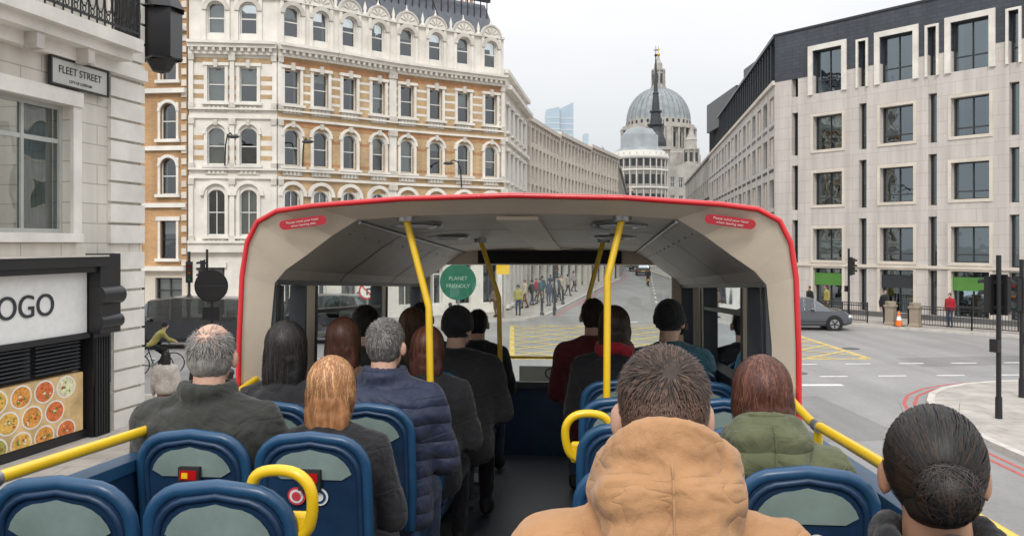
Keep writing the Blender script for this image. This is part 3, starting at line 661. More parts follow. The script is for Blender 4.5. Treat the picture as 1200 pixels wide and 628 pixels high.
# ------------------------------------------------------------------ near left shop building
def shop():
    root=empty('stone_shop_building'); mb=MB()
    A=(-11.34,6.0);B=(-8.6,19.7); f=Fac(mb,A,B,0); L=f.L
    f.wall(3.95,11.5,[(7.4,11.7)],[(4.4,7.0)],near_stone,.4,s0=0)
    f.back(0,11,mat('room_interior',(.22,.25,.21),.8,var=.6,scale=.9),n=-2.6)
    f.window(7.4,11.7,4.4,7.0,mat('sash_frame',(.42,.43,.40),.5),glass,3,(.72,),.25,.09,0)
    f.q([(9.0,4.4,-.9),(10.0,4.4,-.9),(10.0,7,-.9),(9.0,7,-.9)],curtain); f.q([(11.2,4.4,-.6),(11.7,4.4,-.6),(11.7,7,-.6),(11.2,7,-.6)],blind)
    f.box(7.2,11.9,4.22,4.4,.0,.16,white_stone)
    for p in [(7.15,7.4),(11.7,11.95)]: f.box(p[0],p[1],4.4,7.0,.0,.08,white_stone)
    f.box(7.15,11.95,7.0,7.3,.002,.12,white_stone)
    f.box(12.25,L,0,3.95,-.4,.0,near_stone)
    for k in range(9): f.box(12.95,L+.06,.1+k*.44,.48+k*.44,-.3,.09,white_stone)
    for k in range(16): f.box(12.85,L+.07,4.2+k*.46,4.2+k*.46+.40,-.3,.09,white_stone)
    f.box(0,12.3,0,.3,-.35,.0,black)
    f.box(0,12.2,3.60,3.72,-.3,.30,black); f.box(0,12.3,3.72,3.92,-.3,.42,black)
    f.box(0,12.3,3.92,3.95,-.3,.46,white_stone2)
    f.box(0,12.15,2.22,2.34,-.3,.12,black)
    f.box(7.0,12.12,2.34,3.60,-.3,.06,whitep)
    f.box(0,12.1,1.55,2.22,-.35,-.12,blackmat)
    for k in range(8): f.box(7.2,10.6,1.62+k*.075,1.65+k*.075,-.12,.0,frame_d)
    for k in range(8): f.box(10.75,12.0,1.62+k*.075,1.65+k*.075,-.12,.0,frame_d)
    f.box(12.2,12.75,1.2,3.58,-.2,.16,black); f.box(12.15,12.8,2.3,3.98,-.2,.36,black)
    for k,(z,r) in enumerate([(3.1,.2),(2.55,.15)]): mb.cyl((12.13,-.3,z),(12.82,-.3,z),r,r,black,16,f.M)
    for k in range(6): f.box(12.25+k*.08,12.29+k*.08,.1,2.2,.16,.19,blackmat)
    f.box(12.2,12.75,0,1.2,-.2,.14,black)
    f.box(L-.01,L+.05,0,11.5,-3,.02,near_stone)
    E=13.05
    f.box(0,E,8.35,8.62,-.1,.75,white_stone); f.box(0,E-.1,8.15,8.35,-.1,.55,white_stone); f.box(0,L,7.9,8.15,-.1,.22,white_stone)
    k=.4
    while k<E-.3: f.box(k,k+.2,7.85,8.15,.2,.5,white_stone2); k+=1.4
    for z in (8.72,9.65): f.box(0,E-.05,z,z+.05,.65,.70,iron)
    f.box(E-.09,E-.05,8.62,9.7,-.1,.7,iron)
    k=.1
    while k<E-.2:
        f.box(k,k+.025,8.62,9.65,.66,.685,iron)
        pts=[(k+.12+.10*math.cos(R(t)),-.67,9.15+.26*math.sin(R(t))) for t in range(0,360,30)]; mb.tube(pts,.014,iron,5,True,f.M)
        pts=[(k+.12+.05*math.cos(R(t)),-.67,8.85+.07*math.sin(R(t))) for t in range(0,360,45)]; mb.tube(pts,.012,iron,5,True,f.M)
        k+=.24
    mb.obj('facade',root)
    m2=MB(); m2.prism([(-14.2,6.2),(-11.9,18),(-24,23),(-24,6)],0,11.4,near_stone); m2.prism([(-10.4,18.4),(-8.75,19.62),(-24,24),(-24,18.4)],0,11.4,near_stone); m2.obj('body',root)
    def FM(s,z,n): return Matrix(((f.d.x,0,f.n.x,f.A.x+f.d.x*s+f.n.x*n),(f.d.y,0,f.n.y,f.A.y+f.d.y*s+f.n.y*n),(0,1,0,z),(0,0,0,1)))
    text('DOGO',.62,frame_d,FM(10.2,2.97,.075),root,'fascia_lettering',.01)
    sg=empty('street_name_sign'); m3=MB(); f3=Fac(m3,A,B,0)
    f3.box(11.0,12.65,7.36,7.86,.10,.14,mat('sign_enamel',(.50,.50,.47),.4))
    for z in (7.33,7.86): f3.box(10.96,12.69,z,z+.035,.09,.17,black)
    for x in (10.96,12.65): f3.box(x,x+.04,7.365,7.86,.09,.17,black)
    m3.obj('plate',sg)
    text('FLEET STREET',.21,black,FM(11.83,7.66,.148),sg,'sign_lettering',.002); text('CITY OF LONDON',.08,black,FM(11.83,7.46,.148),sg,'sign_sublettering',.002)
    pg=empty('food_poster'); m4=MB(); f4=Fac(m4,A,B,0)
    f4.box(7.6,12.05,.32,1.52,-.3,.02,mat('poster_ground',(.66,.46,.22),.5,var=.35,scale=2))
    cols=[(.80,.56,.18),(.68,.17,.05),(.80,.42,.09),(.52,.11,.04),(.82,.70,.42),(.70,.29,.06),(.36,.34,.08)]
    cms=[mat('food',c,.5,var=.5,scale=11) for c in cols]; bowl=mat('bowl',(.82,.79,.72),.3); bits=[mat('garnish',c,.5) for c in [(.12,.25,.03),(.5,.06,.03),(.80,.72,.5)]]
    k=0
    for r in range(3):
        for c in range(8):
            x=7.95+c*.60+(r%2)*.28;z=1.29-r*.44
            if x>11.78: continue
            for rr,n_,m_ in [(.275,.024,bowl),(.235,.028,cms[k%7])]:
                f4.q([(x+rr*math.cos(R(t)),max(.33,z+rr*.82*math.sin(R(t))),n_) for t in range(0,360,15)],m_)
            for g in range(7):
                gx=x+random.uniform(-.14,.14);gz=max(.4,z+random.uniform(-.11,.11)); rx_=random.uniform(.015,.045); ry_=random.uniform(.012,.03); f4.q([(gx+rx_*math.cos(R(t)),gz+ry_*math.sin(R(t)),.031+.001*g) for t in range(0,360,45)],bits[(g+k)%3])
            k+=3
    m4.obj('poster_board',pg)
    lg=empty('wall_lantern'); m5=MB(); T=Matrix.Translation((-8.3,20.2,0))
    m5.box(-.36,.36,-.36,.36,8.55,9.7,black,T); m5.lathe([(.5,8.5),(.52,8.55),(.36,8.56)],(0,0,0),black,4,False,T); m5.lathe([(.55,9.7),(.2,10.3),(0,10.4)],(0,0,0),black,8,False,T); m5.lathe([(.0,8.2),(.2,8.25),(.36,8.5)],(0,0,0),black,8,False,T)
    m5.cyl((-8.7,19.6,9.9),(-8.3,20.2,9.9),.05,.05,black); m5.obj('lantern_body',lg)
shop()

# ------------------------------------------------------------------ street furniture
lens_r=mat('lens_red',(.30,.01,.01),.3); lens_a=mat('lens_amber',(.35,.14,.01),.3); lens_g=mat('lens_green',(.02,.2,.08),.3)
def traffic_light(x,y,rz,h=3.9,z0=.12,heads=1):
    root=empty('traffic_light',Matrix.Translation((x,y,z0))@Matrix.Rotation(rz,4,'Z')); mb=MB()
    mb.cyl((0,0,0),(0,0,h-.1),.057,.057,black,12); mb.cyl((0,0,0),(0,0,.5),.08,.075,black,12)
    for hd in range(heads):
        T=Matrix.Rotation(R(90)*hd,4,'Z')@Matrix.Translation((0,-.2,h-1.45))@Matrix.Scale(.85,4)
        mb.box(-.14,.14,-.1,.1,0,1.0,blackmat,T); mb.box(-.18,.18,.1,.115,-.06,1.06,black,T)
        mb.box(-.05,.05,.11,.2,.1,.2,black,T); mb.box(-.05,.05,.11,.2,.8,.9,black,T)
        for k,l in enumerate([lens_g,lens_a,lens_r]):
            z=.18+k*.32; mb.cyl((0,-.1,z),(0,-.115,z),.1,.1,l,14,T)
            vs=[];n=8
            for q in range(n+1):
                a=math.pi*q/n; vs+=[(.125*math.cos(a),-.1,z+.125*math.sin(a)),(.125*math.cos(a),-.3,z-.02+.125*math.sin(a))]
            mb.add(vs,[(2*q,2*q+1,2*q+3,2*q+2) for q in range(n)],blackmat,True,T)
    mb.box(-.1,.1,.06,.2,h-2.35,h-2.05,black)
    mb.obj('signal_and_pole',root); return root
traffic_light(11.35,19.9,R(118),heads=2)
traffic_light(13.5,22.6,R(-70),h=3.75)
traffic_light(17.6,44.6,R(30),h=3.9)
traffic_light(-14.6,38.6,R(20),h=3.8)
traffic_light(-13.9,38.9,R(-60),h=3.9)
traffic_light(2.4,48.4,R(20),h=3.6)

def round_sign_back():
    root=empty('traffic_sign'); mb=MB(); x,y=-10.2,29.0
    mb.cyl((x,y,.0),(x,y,3.3),.05,.05,black); T=Matrix.Translation((x,y,2.75))@Matrix.Rotation(R(8),4,'Z')
    mb.cyl((0,-.06,0),(0,-.12,0),.55,.55,blackmat,28,T); mb.cyl((0,-.125,0),(0,-.13,0),.5,.5,black,28,T); mb.box(-.45,.45,-.15,-.13,-.02,.02,frame_d,T)
    mb.box(-.28,.28,-.14,-.06,-1.15,-.7,black,T)
    mb.obj('disc_and_pole',root)
round_sign_back()
def no_turn_sign():
    root=empty('no_right_turn_sign'); mb=MB(); T=Matrix.Translation((-5.6,33,2.35))
    mb.cyl((-5.6,33.08,0),(-5.6,33.08,2.7),.04,.04,steel); mb.cyl((0,0,0),(0,-.02,0),.33,.33,red,28,T); mb.cyl((0,-.021,0),(0,-.026,0),.26,.26,whitep,28,T)
    mb.box(-.03,.03,-.034,-.028,-.15,.1,black,T); mb.box(-.03,.14,-.0345,-.0285,.06,.11,black,T)
    mb.box(-.28,.28,-.042,-.036,-.025,.025,red,T@Matrix.Rotation(R(45),4,'Y'))
    mb.obj('disc_and_pole',root)
no_turn_sign()
def green_sign():
    root=empty('round_green_sign'); mb=MB(); T=Matrix.Translation((-1.42,22.5,3.18))
    mb.cyl((-1.42,22.62,0),(-1.42,22.62,3.7),.04,.04,steel); mb.cyl((0,0,0),(0,-.03,0),.48,.48,greenm,32,T)
    mb.obj('disc_and_pole',root)
    gl=mat('sign_pale_green',(.35,.5,.40),.5)
    for i,s_ in enumerate(['PLANET','FRIENDLY']): text(s_,.14,gl,Matrix.Translation((-1.42,22.46,3.27-i*.2))@Matrix.Rotation(R(90),4,'X'),root,'lettering',.002)
green_sign()

def railing(pts,h=1.0,name='pedestrian_railing'):
    mb=MB()
    for a,b in zip(pts,pts[1:]):
        a=V(a+(.12,));b=V(b+(.12,));d=b-a;L=d.length;d.normalize(); up=V((0,0,1))
        for z in (.12,h-.12,h): mb.cyl(a+up*z,b+up*z,.025,.025,iron,6)
        k=0;c=0
        while k<=L:
            r=.012 if c%15 else .035; mb.cyl(a+d*k+up*.1,a+d*k+up*h,r,r,iron,5); k+=.13;c+=1
        for p in (a,b): mb.cyl(p,p+up*(h+.06),.04,.04,iron,8)
    root=empty(name); mb.obj('bars',root)
railing([(19.6,42.2),(21.5,39.9),(23.6,37.6)]); railing([(25,36.2),(33,34.8)]); railing([(16.2,46.4),(18.2,43.7)])
railing([(-12.8,38.4),(-9.6,39.2)]); railing([(14.2,48.6),(15.6,46.9)])
def pedestal(x,y,c=mat('bin_stone',(.30,.25,.19),.8)):
    root=empty('stone_planter'); mb=MB(); mb.lathe([(.36,0),(.36,.1),(.3,.15),(.3,.85),(.36,.9),(.38,1.0),(.2,1.02)],(x,y,.12),c,4,False); mb.box(x-.2,x+.2,y-.2,y+.2,1.12,1.3,c); mb.obj('planter_body',root,.02)
pedestal(18.9,42.6);pedestal(19.7,41.7)
def cone(x,y):
    root=empty('traffic_cone'); mb=MB(); mb.lathe([(.17,.03),(.12,.3)],(x,y,.12),orange,16); mb.lathe([(.12,.3),(.085,.5)],(x,y,.12),whitep,16); mb.lathe([(.085,.5),(.035,.75),(0,.75)],(x,y,.12),orange,16); mb.box(x-.24,x+.24,y-.24,y+.24,.12,.15,blackmat); mb.obj('cone_body',root)
cone(19.0,41.9)
def bollard(x,y):
    root=empty('bollard'); mb=MB(); mb.lathe([(.12,0),(.12,.12),(.08,.16),(.075,.85),(.1,.88),(.1,.95),(.06,1.0),(0,1.03)],(x,y,.12),black,14); mb.obj('post',root)
for p in [(1.7,48.5),(2.6,52),(3.4,57),(15.6,46.1),(-6.2,41.9),(-3.2,44.2),(-6.3,19.4),(-6.9,20.9)]: bollard(*p)
def wall_lamp(x,y,z,dx,dy):
    root=empty('street_lamp'); mb=MB(); pts=[(x,y,z-1.2),(x+dx*.1,y+dy*.1,z-.2),(x+dx*.35,y+dy*.35,z+.25),(x+dx*.75,y+dy*.75,z+.3),(x+dx*1.0,y+dy*1.0,z+.15)]
    mb.tube(pts,.035,black,7); mb.sph((x+dx*1.12,y+dy*1.12,z+.08),(.30,.15,.09),frame_d,12,8); mb.obj('arm_and_lantern',root)
wall_lamp(-10.6,43.2,9.1,.5,-1.1);wall_lamp(-2.9,49.2,8.6,-.6,-1.1);wall_lamp(-14.1,41.9,9.2,.7,-1.0)
def pole_sign(x,y,txtc):
    root=empty('information_sign'); mb=MB(); mb.cyl((x,y,0),(x,y,3.2),.04,.04,steel); mb.box(x-.35,x+.35,y-.08,y-.05,2.5,3.2,txtc); mb.obj('panel_and_pole',root)
pole_sign(-.5,46.8,yellow)

# ------------------------------------------------------------------ vehicles
tyre=mat('tyre_rubber',(.02,.02,.02),.85); rimm=mat('alloy_rim',(.4,.41,.42),.3,metal=.8); lampw=mat('headlamp',(.7,.72,.75),.1); lampr=mat('tail_lamp',(.4,.01,.01),.2); platey=mat('plate_yellow',(.7,.5,.05),.5)
def wheel(mb,x,y,r,w,side):
    mb.cyl((x-w/2,y,r),(x+w/2,y,r),r,r,tyre,24); s=w/2+.004
    xo=x+side*s; mb.cyl((xo,y,r),(xo+side*.01,y,r),r*.68,r*.66,rimm,20)
    for k in range(5): mb.box(-.03,.03,-.02,.02,0,r*.62,blackmat,Matrix.Translation((xo+side*.012,y,r))@Matrix.Rotation(R(72*k)+.6,4,'X'))
    mb.cyl((xo+side*.005,y,r),(xo+side*.02,y,r),.06,.05,rimm,10)
def vehicle(name,x,y,rz,paint,st,wheels,r=.33,W=.9):
    root=empty(name,Matrix.Translation((x,y,0))@Matrix.Rotation(rz,4,'Z')); mb=MB()
    rings=[]
    for (yy,zb,zbelt,zr,w,wr,g) in st:
        half=[(0,zb),(w*.88,zb),(w*.99,zb+.12),(w,(zb+zbelt)/2),(w*.985,zbelt),(wr,zr),(wr*.8,zr+.04),(0,zr+.06)]
        rings.append([V((a,yy,b)) for a,b in half]+[V((-a,yy,b)) for a,b in reversed(half[1:-1])])
    n=len(rings[0])
    for j in range(len(rings)-1):
        g=st[j][6]
        for i in range(n):
            i2=(i+1)%n; m_=paint
            if i in (4,n-5) and ('s' in g or 'w' in g): m_=cglass
            if i in (5,6,7,8) and 'w' in g: m_=cglass
            mb.add([rings[j][i],rings[j][i2],rings[j+1][i2],rings[j+1][i]],[(0,1,2,3)],m_,True)
    mb.add(rings[0],[tuple(range(n))],paint); mb.add(rings[-1],[tuple(reversed(range(n)))],paint)
    for j,s_ in enumerate(st):
        if 'p' in s_[6]:
            for sd in (-1,1): mb.tube([(sd*s_[4]*.99,s_[0],s_[2]),(sd*(s_[5]+.004),s_[0],s_[3])],.035,paint,6)
    for yy in wheels:
        for sd in (-1,1):
            mb.cyl((sd*(W*.93),yy,r+.02),(sd*(W+.006),yy,r+.02),r+.07,r+.07,blackmat,24); wheel(mb,sd*(W-.07),yy,r,.2,sd)
    f=st[-1][0]; b=st[0][0]; zf=(st[-1][1]+st[-1][2])/2+.12
    for sd in (-1,1):
        mb.sph((sd*W*.72,f-.12,zf+.08),(.2,.14,.09),lampw,12,8); mb.sph((sd*W*.80,b+.06,st[0][2]-.1),(.12,.1,.14),lampr,12,8)
        mb.sph((sd*(W+.1),st[-4][0]-.1,st[-4][2]+.08),(.11,.07,.08),paint,10,7)
        mb.box(min(sd*W-.012*sd,sd*W+.004*sd),max(sd*W-.012*sd,sd*W+.004*sd),-1.0,1.0,.42,.46,blackmat)
    mb.box(-.26,.26,f,f+.02,.42,.54,whitep); mb.box(-.26,.26,b-.02,b,.55,.67,platey); mb.box(-.5,.5,f-.02,f+.012,.58,.70,blackmat)
    mb.obj('bodywork',root)
silver=mat('grey_car_paint',(.11,.12,.135),.25,metal=.4,var=.03,coat=.6); blk=mat('black_car_paint',(.03,.033,.04),.2,var=.03,coat=.6)
CAR=[(-2.2,.35,.75,.9,.78,.7,''),(-2.1,.28,.95,1.02,.85,.72,'w'),(-1.75,.24,.97,1.40,.9,.64,'sp'),(-1.0,.22,.96,1.50,.9,.66,'sp'),(-.05,.22,.95,1.53,.9,.67,'sp'),(.45,.22,.94,1.47,.9,.66,'wp'),(1.15,.22,.93,1.0,.9,.74,''),(1.9,.25,.82,.88,.86,.7,''),(2.2,.32,.62,.70,.76,.62,'')]
VAN=[(-2.5,.35,1.1,1.85,.9,.78,''),(-2.45,.3,1.12,1.95,.93,.8,'sp'),(-1.2,.28,1.12,2.0,.95,.82,'sp'),(.2,.28,1.12,2.0,.95,.82,'sp'),(1.1,.28,1.1,1.9,.95,.8,'wp'),(1.85,.28,1.08,1.15,.95,.8,''),(2.3,.3,.95,1.02,.9,.76,''),(2.5,.36,.7,.8,.82,.7,'')]
vehicle('parked_car',14.2,41.9,R(-96),silver,CAR,(-1.4,1.35))
vehicle('van',-13.3,34.6,R(90),blk,VAN,(-1.6,1.55),.36,.95)
vehicle('taxi_van',-8.2,36.3,R(84),blk,VAN,(-1.6,1.55),.36,.95)
vehicle('distant_van',18.6,128,R(172),blk,VAN,(-1.6,1.55),.36,.95)
vehicle('distant_car',17.2,112,R(-8),silver,CAR,(-1.4,1.35))

# ------------------------------------------------------------------ people
def garment(name,mb,parent,vox,disp=0,ds=.12,it=3):
    o=mb.obj(name,parent)
    r=o.modifiers.new('r','REMESH'); r.mode='VOXEL'; r.voxel_size=vox; r.use_smooth_shade=True
    s=o.modifiers.new('s','SMOOTH'); s.factor=.5; s.iterations=it
    if disp:
        t=bpy.data.textures.new(name,'CLOUDS'); t.noise_scale=ds; t.noise_depth=3
        d=o.modifiers.new('d','DISPLACE'); d.texture=t; d.strength=disp; d.mid_level=.5; d.texture_coords='LOCAL'
    return o
def ribbon(mb,pts,w,side,mt):
    vs=[];n=len(pts)
    for i,p in enumerate(pts):
        k=w*(1-.7*i/(n-1)); s=side if not isinstance(side,list) else side[i]; vs+=[p-s*k,p+s*k]
    mb.add(vs,[(2*i,2*i+1,2*i+3,2*i+2) for i in range(n-1)],mt,True)
def rdir():
    while True:
        v=V((random.uniform(-1,1),random.uniform(-1,1),random.uniform(-1,1)))
        if .1<v.length<1: return v.normalized()
def hair(kind,parent,C,mt,mt2,dens=1.0,length=.26,skin=None,fade=False):
    C=V(C); mb=MB(); st=MB(); hm=[mt,mt,mt2]
    rad=V((.0785,.0955,.097))
    def short_strands(c,rd,cnt,test,ln,curl=.25):
        for i in range(cnt):
            d=rdir()
            if not test(d): continue
            p=c+V((d.x*rd.x,d.y*rd.y,d.z*rd.z)); up=max(0,d.z)
            comb=V((.25*d.x,.9*up-.1,-1.0*(1-up))); comb=comb-d*comb.dot(d)
            if comb.length<.05: continue
            comb.normalize(); dn=(comb+d*.18+rdir()*curl).normalized(); l=random.uniform(*ln)
            sd=dn.cross(d)
            if sd.length<.05: continue
            m_=mt2 if (fade and d.z<.3+random.uniform(-.15,.15)) else random.choice(hm)
            k=.5 if (fade and d.z<.3) else 1
            ribbon(st,[p-d*.002,p+dn*l*.5*k+d*.002,p+dn*l*k],.0013,sd.normalized(),m_)
    if kind=='bald':
        c=C+V((0,-.012,.004)); rd=V((.0785,.093,.095))
        short_strands(c,rd,int(4200*dens),lambda d: not(d.y>.25 and d.z<.6) and d.z>-.7 and not (d.z>.66+random.uniform(-.1,.1) and random.random()<.93) and not (d.z>.4 and random.random()<.35),(.014,.028),.35)
        st.obj('hair_strands',parent)
        mb.sph(C+V((0,-.022,-.026)),(.0775,.086,.074),mt,20,14)
        garment('hair_cap',mb,parent,.007,.006,.03,2); return
    if kind=='short':
        c=C+V((0,-.012,.010)); rd=rad
        if fade:
            mb.sph(c+V((0,.0,.022)),(rd.x-.002,rd.y-.004,rd.z-.020),mt,24,16); garment('hair_base',mb,parent,.007,.004,.03,2)
            lo=MB(); lo.sph(C+V((0,-.015,-.012)),(.0785,.089,.080),mt2,20,14); lo.sph(C+V((0,-.035,-.05)),(.062,.052,.05),mt2,16,12); garment('hair_fade',lo,parent,.007,0,.03,2)
        else:
            mb.sph(c,(rd.x,rd.y-.002,rd.z-.002),mt,24,16); mb.sph(C+V((0,-.035,-.045)),(.066,.056,.052),mt,16,12); garment('hair_base',mb,parent,.008,.006,.03,2)
        short_strands(c,rd,int(6500*dens),lambda d: not(d.y>.35 and d.z<.35) and d.z>-.75,(.012,.024))
        st.obj('hair_strands',parent)
    if kind=='long':
        c=C+V((0,-.014,.010)); rd=V((.085,.100,.100))
        mb.sph(c,tuple(rd*.97),mt,24,16)
        rings=[]
        for t,rx,ry,y in [(.03,.081,.080,-.03),(-.04,.091,.074,-.042),(-.11,.093,.060,-.052),(-.11-length*.45,.086,.046,-.058),(-.09-length*.78,.060,.028,-.058)]:
            rings.append([C+V((rx*math.cos(2*math.pi*i/20),y+ry*math.sin(2*math.pi*i/20),t)) for i in range(20)])
        mb.loft(rings,mt); garment('hair_mass',mb,parent,.009,.014,.035,2)
        for i in range(int(2200*dens)):
            a=R(random.uniform(50,310)); th0=R(random.uniform(2,60)); ln=length*random.uniform(.5,1.15); j=random.uniform(.97,1.10); ph=random.random()*6.3; pts=[];sd=[]
            am=random.uniform(.004,.015); da=random.uniform(-.3,.3)
            for k in range(6):
                th=th0+(R(95)-th0)*k/5; aa=a+da*(1-k/5)+.05*math.sin(ph+k)
                pts.append(c+V((rd.x*j*math.sin(th)*math.sin(aa),rd.y*j*math.sin(th)*math.cos(aa),rd.z*j*math.cos(th))))
                sd.append(V((math.cos(aa),-math.sin(aa),0)))
            q=pts[-1]
            for k in range(1,7):
                t=k/6; w=am*math.sin(ph+t*6)*t; sc=1+.08*math.sin(t*2.6)-.2*t*t
                pts.append(V((c.x+(q.x-c.x)*sc+w,c.y+(q.y-c.y)*(1-.35*t)-.02*t+w*.5,q.z-ln*t))); sd.append((sd[5]+V((0,0,.3*math.sin(ph)))).normalized())
            ribbon(st,pts,random.uniform(.0013,.0024),sd,random.choice(hm))
        st.obj('hair_strands',parent)
    if kind=='bun':
        c=C+V((0,-.014,.010)); rd=V((.083,.098,.099)); mb.sph(c,tuple(rd*.98),mt,24,16)
        bc=c+V((0,-.118,-.030)); mb.sph(bc,(.048,.038,.045),mt,16,12); mb.sph(C+V((0,-.05,-.05)),(.06,.055,.05),mt,14,10); garment('hair_mass',mb,parent,.007,.006,.03,2)
        bd=V((0,-1,-.3)).normalized()
        for i in range(int(1900*dens)):
            d=rdir()
            if d.y>.3 and d.z<.3: continue
            pts=[];sd=[]; j=random.uniform(.985,1.04); ph=random.random()*6
            for k in range(9):
                t=k/8; e=(d*(1-t)+bd*t+V((.04*math.sin(ph+3*t),0,.04*math.cos(ph+3*t)))).normalized(); pts.append(c+V((e.x*rd.x*j,e.y*rd.y*j,e.z*rd.z*j)))
                s_=e.cross(bd-d); sd.append(s_.normalized() if s_.length>.01 else V((1,0,0)))
            ribbon(st,pts,.0013,sd,random.choice(hm))
        for i in range(int(420*dens)):
            d=rdir(); ax=rdir(); pts=[];sd=[]
            u=ax.cross(d)
            if u.length<.05: continue
            u.normalize(); j=random.uniform(1,1.12)
            for k in range(8):
                t=k/7*2.2; e=(d*math.cos(t)+u*math.sin(t)); pts.append(bc+V((e.x*.049*j,e.y*.040*j,e.z*.047*j))); sd.append(e.cross(u*math.cos(t)-d*math.sin(t)).normalized())
            ribbon(st,pts,.0015,sd,random.choice(hm))
        for i in range(60):   # flyaway strands
            d=rdir()
            if d.z<0: continue
            p=c+V((d.x*rd.x,d.y*rd.y,d.z*rd.z)); t1=(rdir()+d*.6).normalized(); ribbon(st,[p,p+t1*.02,p+t1*.035+V((0,0,-.008))],.0005,V((0,0,1)).cross(t1+V((.01,0,0))).normalized(),mt)
        st.obj('hair_strands',parent)
    if kind=='beanie':
        c=C+V((0,-.012,.02)); mb.sph(c,(.092,.107,.108),mt,24,16)
        garment('knit_hat',mb,parent,.008,.008,.03,2)
        b=MB(); b.lathe([(.091,-.03),(.098,-.02),(.099,.02),(.092,.03)],c+V((0,0,-.02)),mt,24); b.obj('hat_brim',parent)
eyew=mat('eye_white',(.7,.7,.68),.2); eyed=mat('eye_iris',(.03,.02,.015),.2); lipm=mat('lips',(.35,.12,.10),.5)
def hand(root,wr,fwd,down,side,mt,vox=.0045):
    fwd=V(fwd).normalized(); down=V(down).normalized(); lat=fwd.cross(down).normalized()*side; mb=MB(); wr=V(wr)
    rot=Matrix((lat,fwd,-down)).transposed()
    mb.sph(wr+fwd*.045,(.042,.052,.017),mt,14,10,rot=rot)
    for k,(o,l) in enumerate([(-.03,.07),(-.01,.08),(.01,.075),(.03,.058)]):
        a=wr+fwd*.085+lat*o; b=a+(fwd*.85+down*.4).normalized()*l*.45; c=b+(fwd*.4+down*.9).normalized()*l*.32; d=c+(down*1-fwd*.1).normalized()*l*.25
        mb.caps(a,b,.0095,.009,mt,8); mb.caps(b,c,.009,.008,mt,8); mb.caps(c,d,.008,.007,mt,8)
    a=wr+fwd*.03-lat*.035; b=a+(fwd*.6-lat*.6+down*.3).normalized()*.035; c=b+(fwd*.9+down*.4).normalized()*.03
    mb.caps(a,b,.012,.0105,mt,8); mb.caps(b,c,.0105,.009,mt,8)
    garment('hand',mb,root,vox,0,it=1)
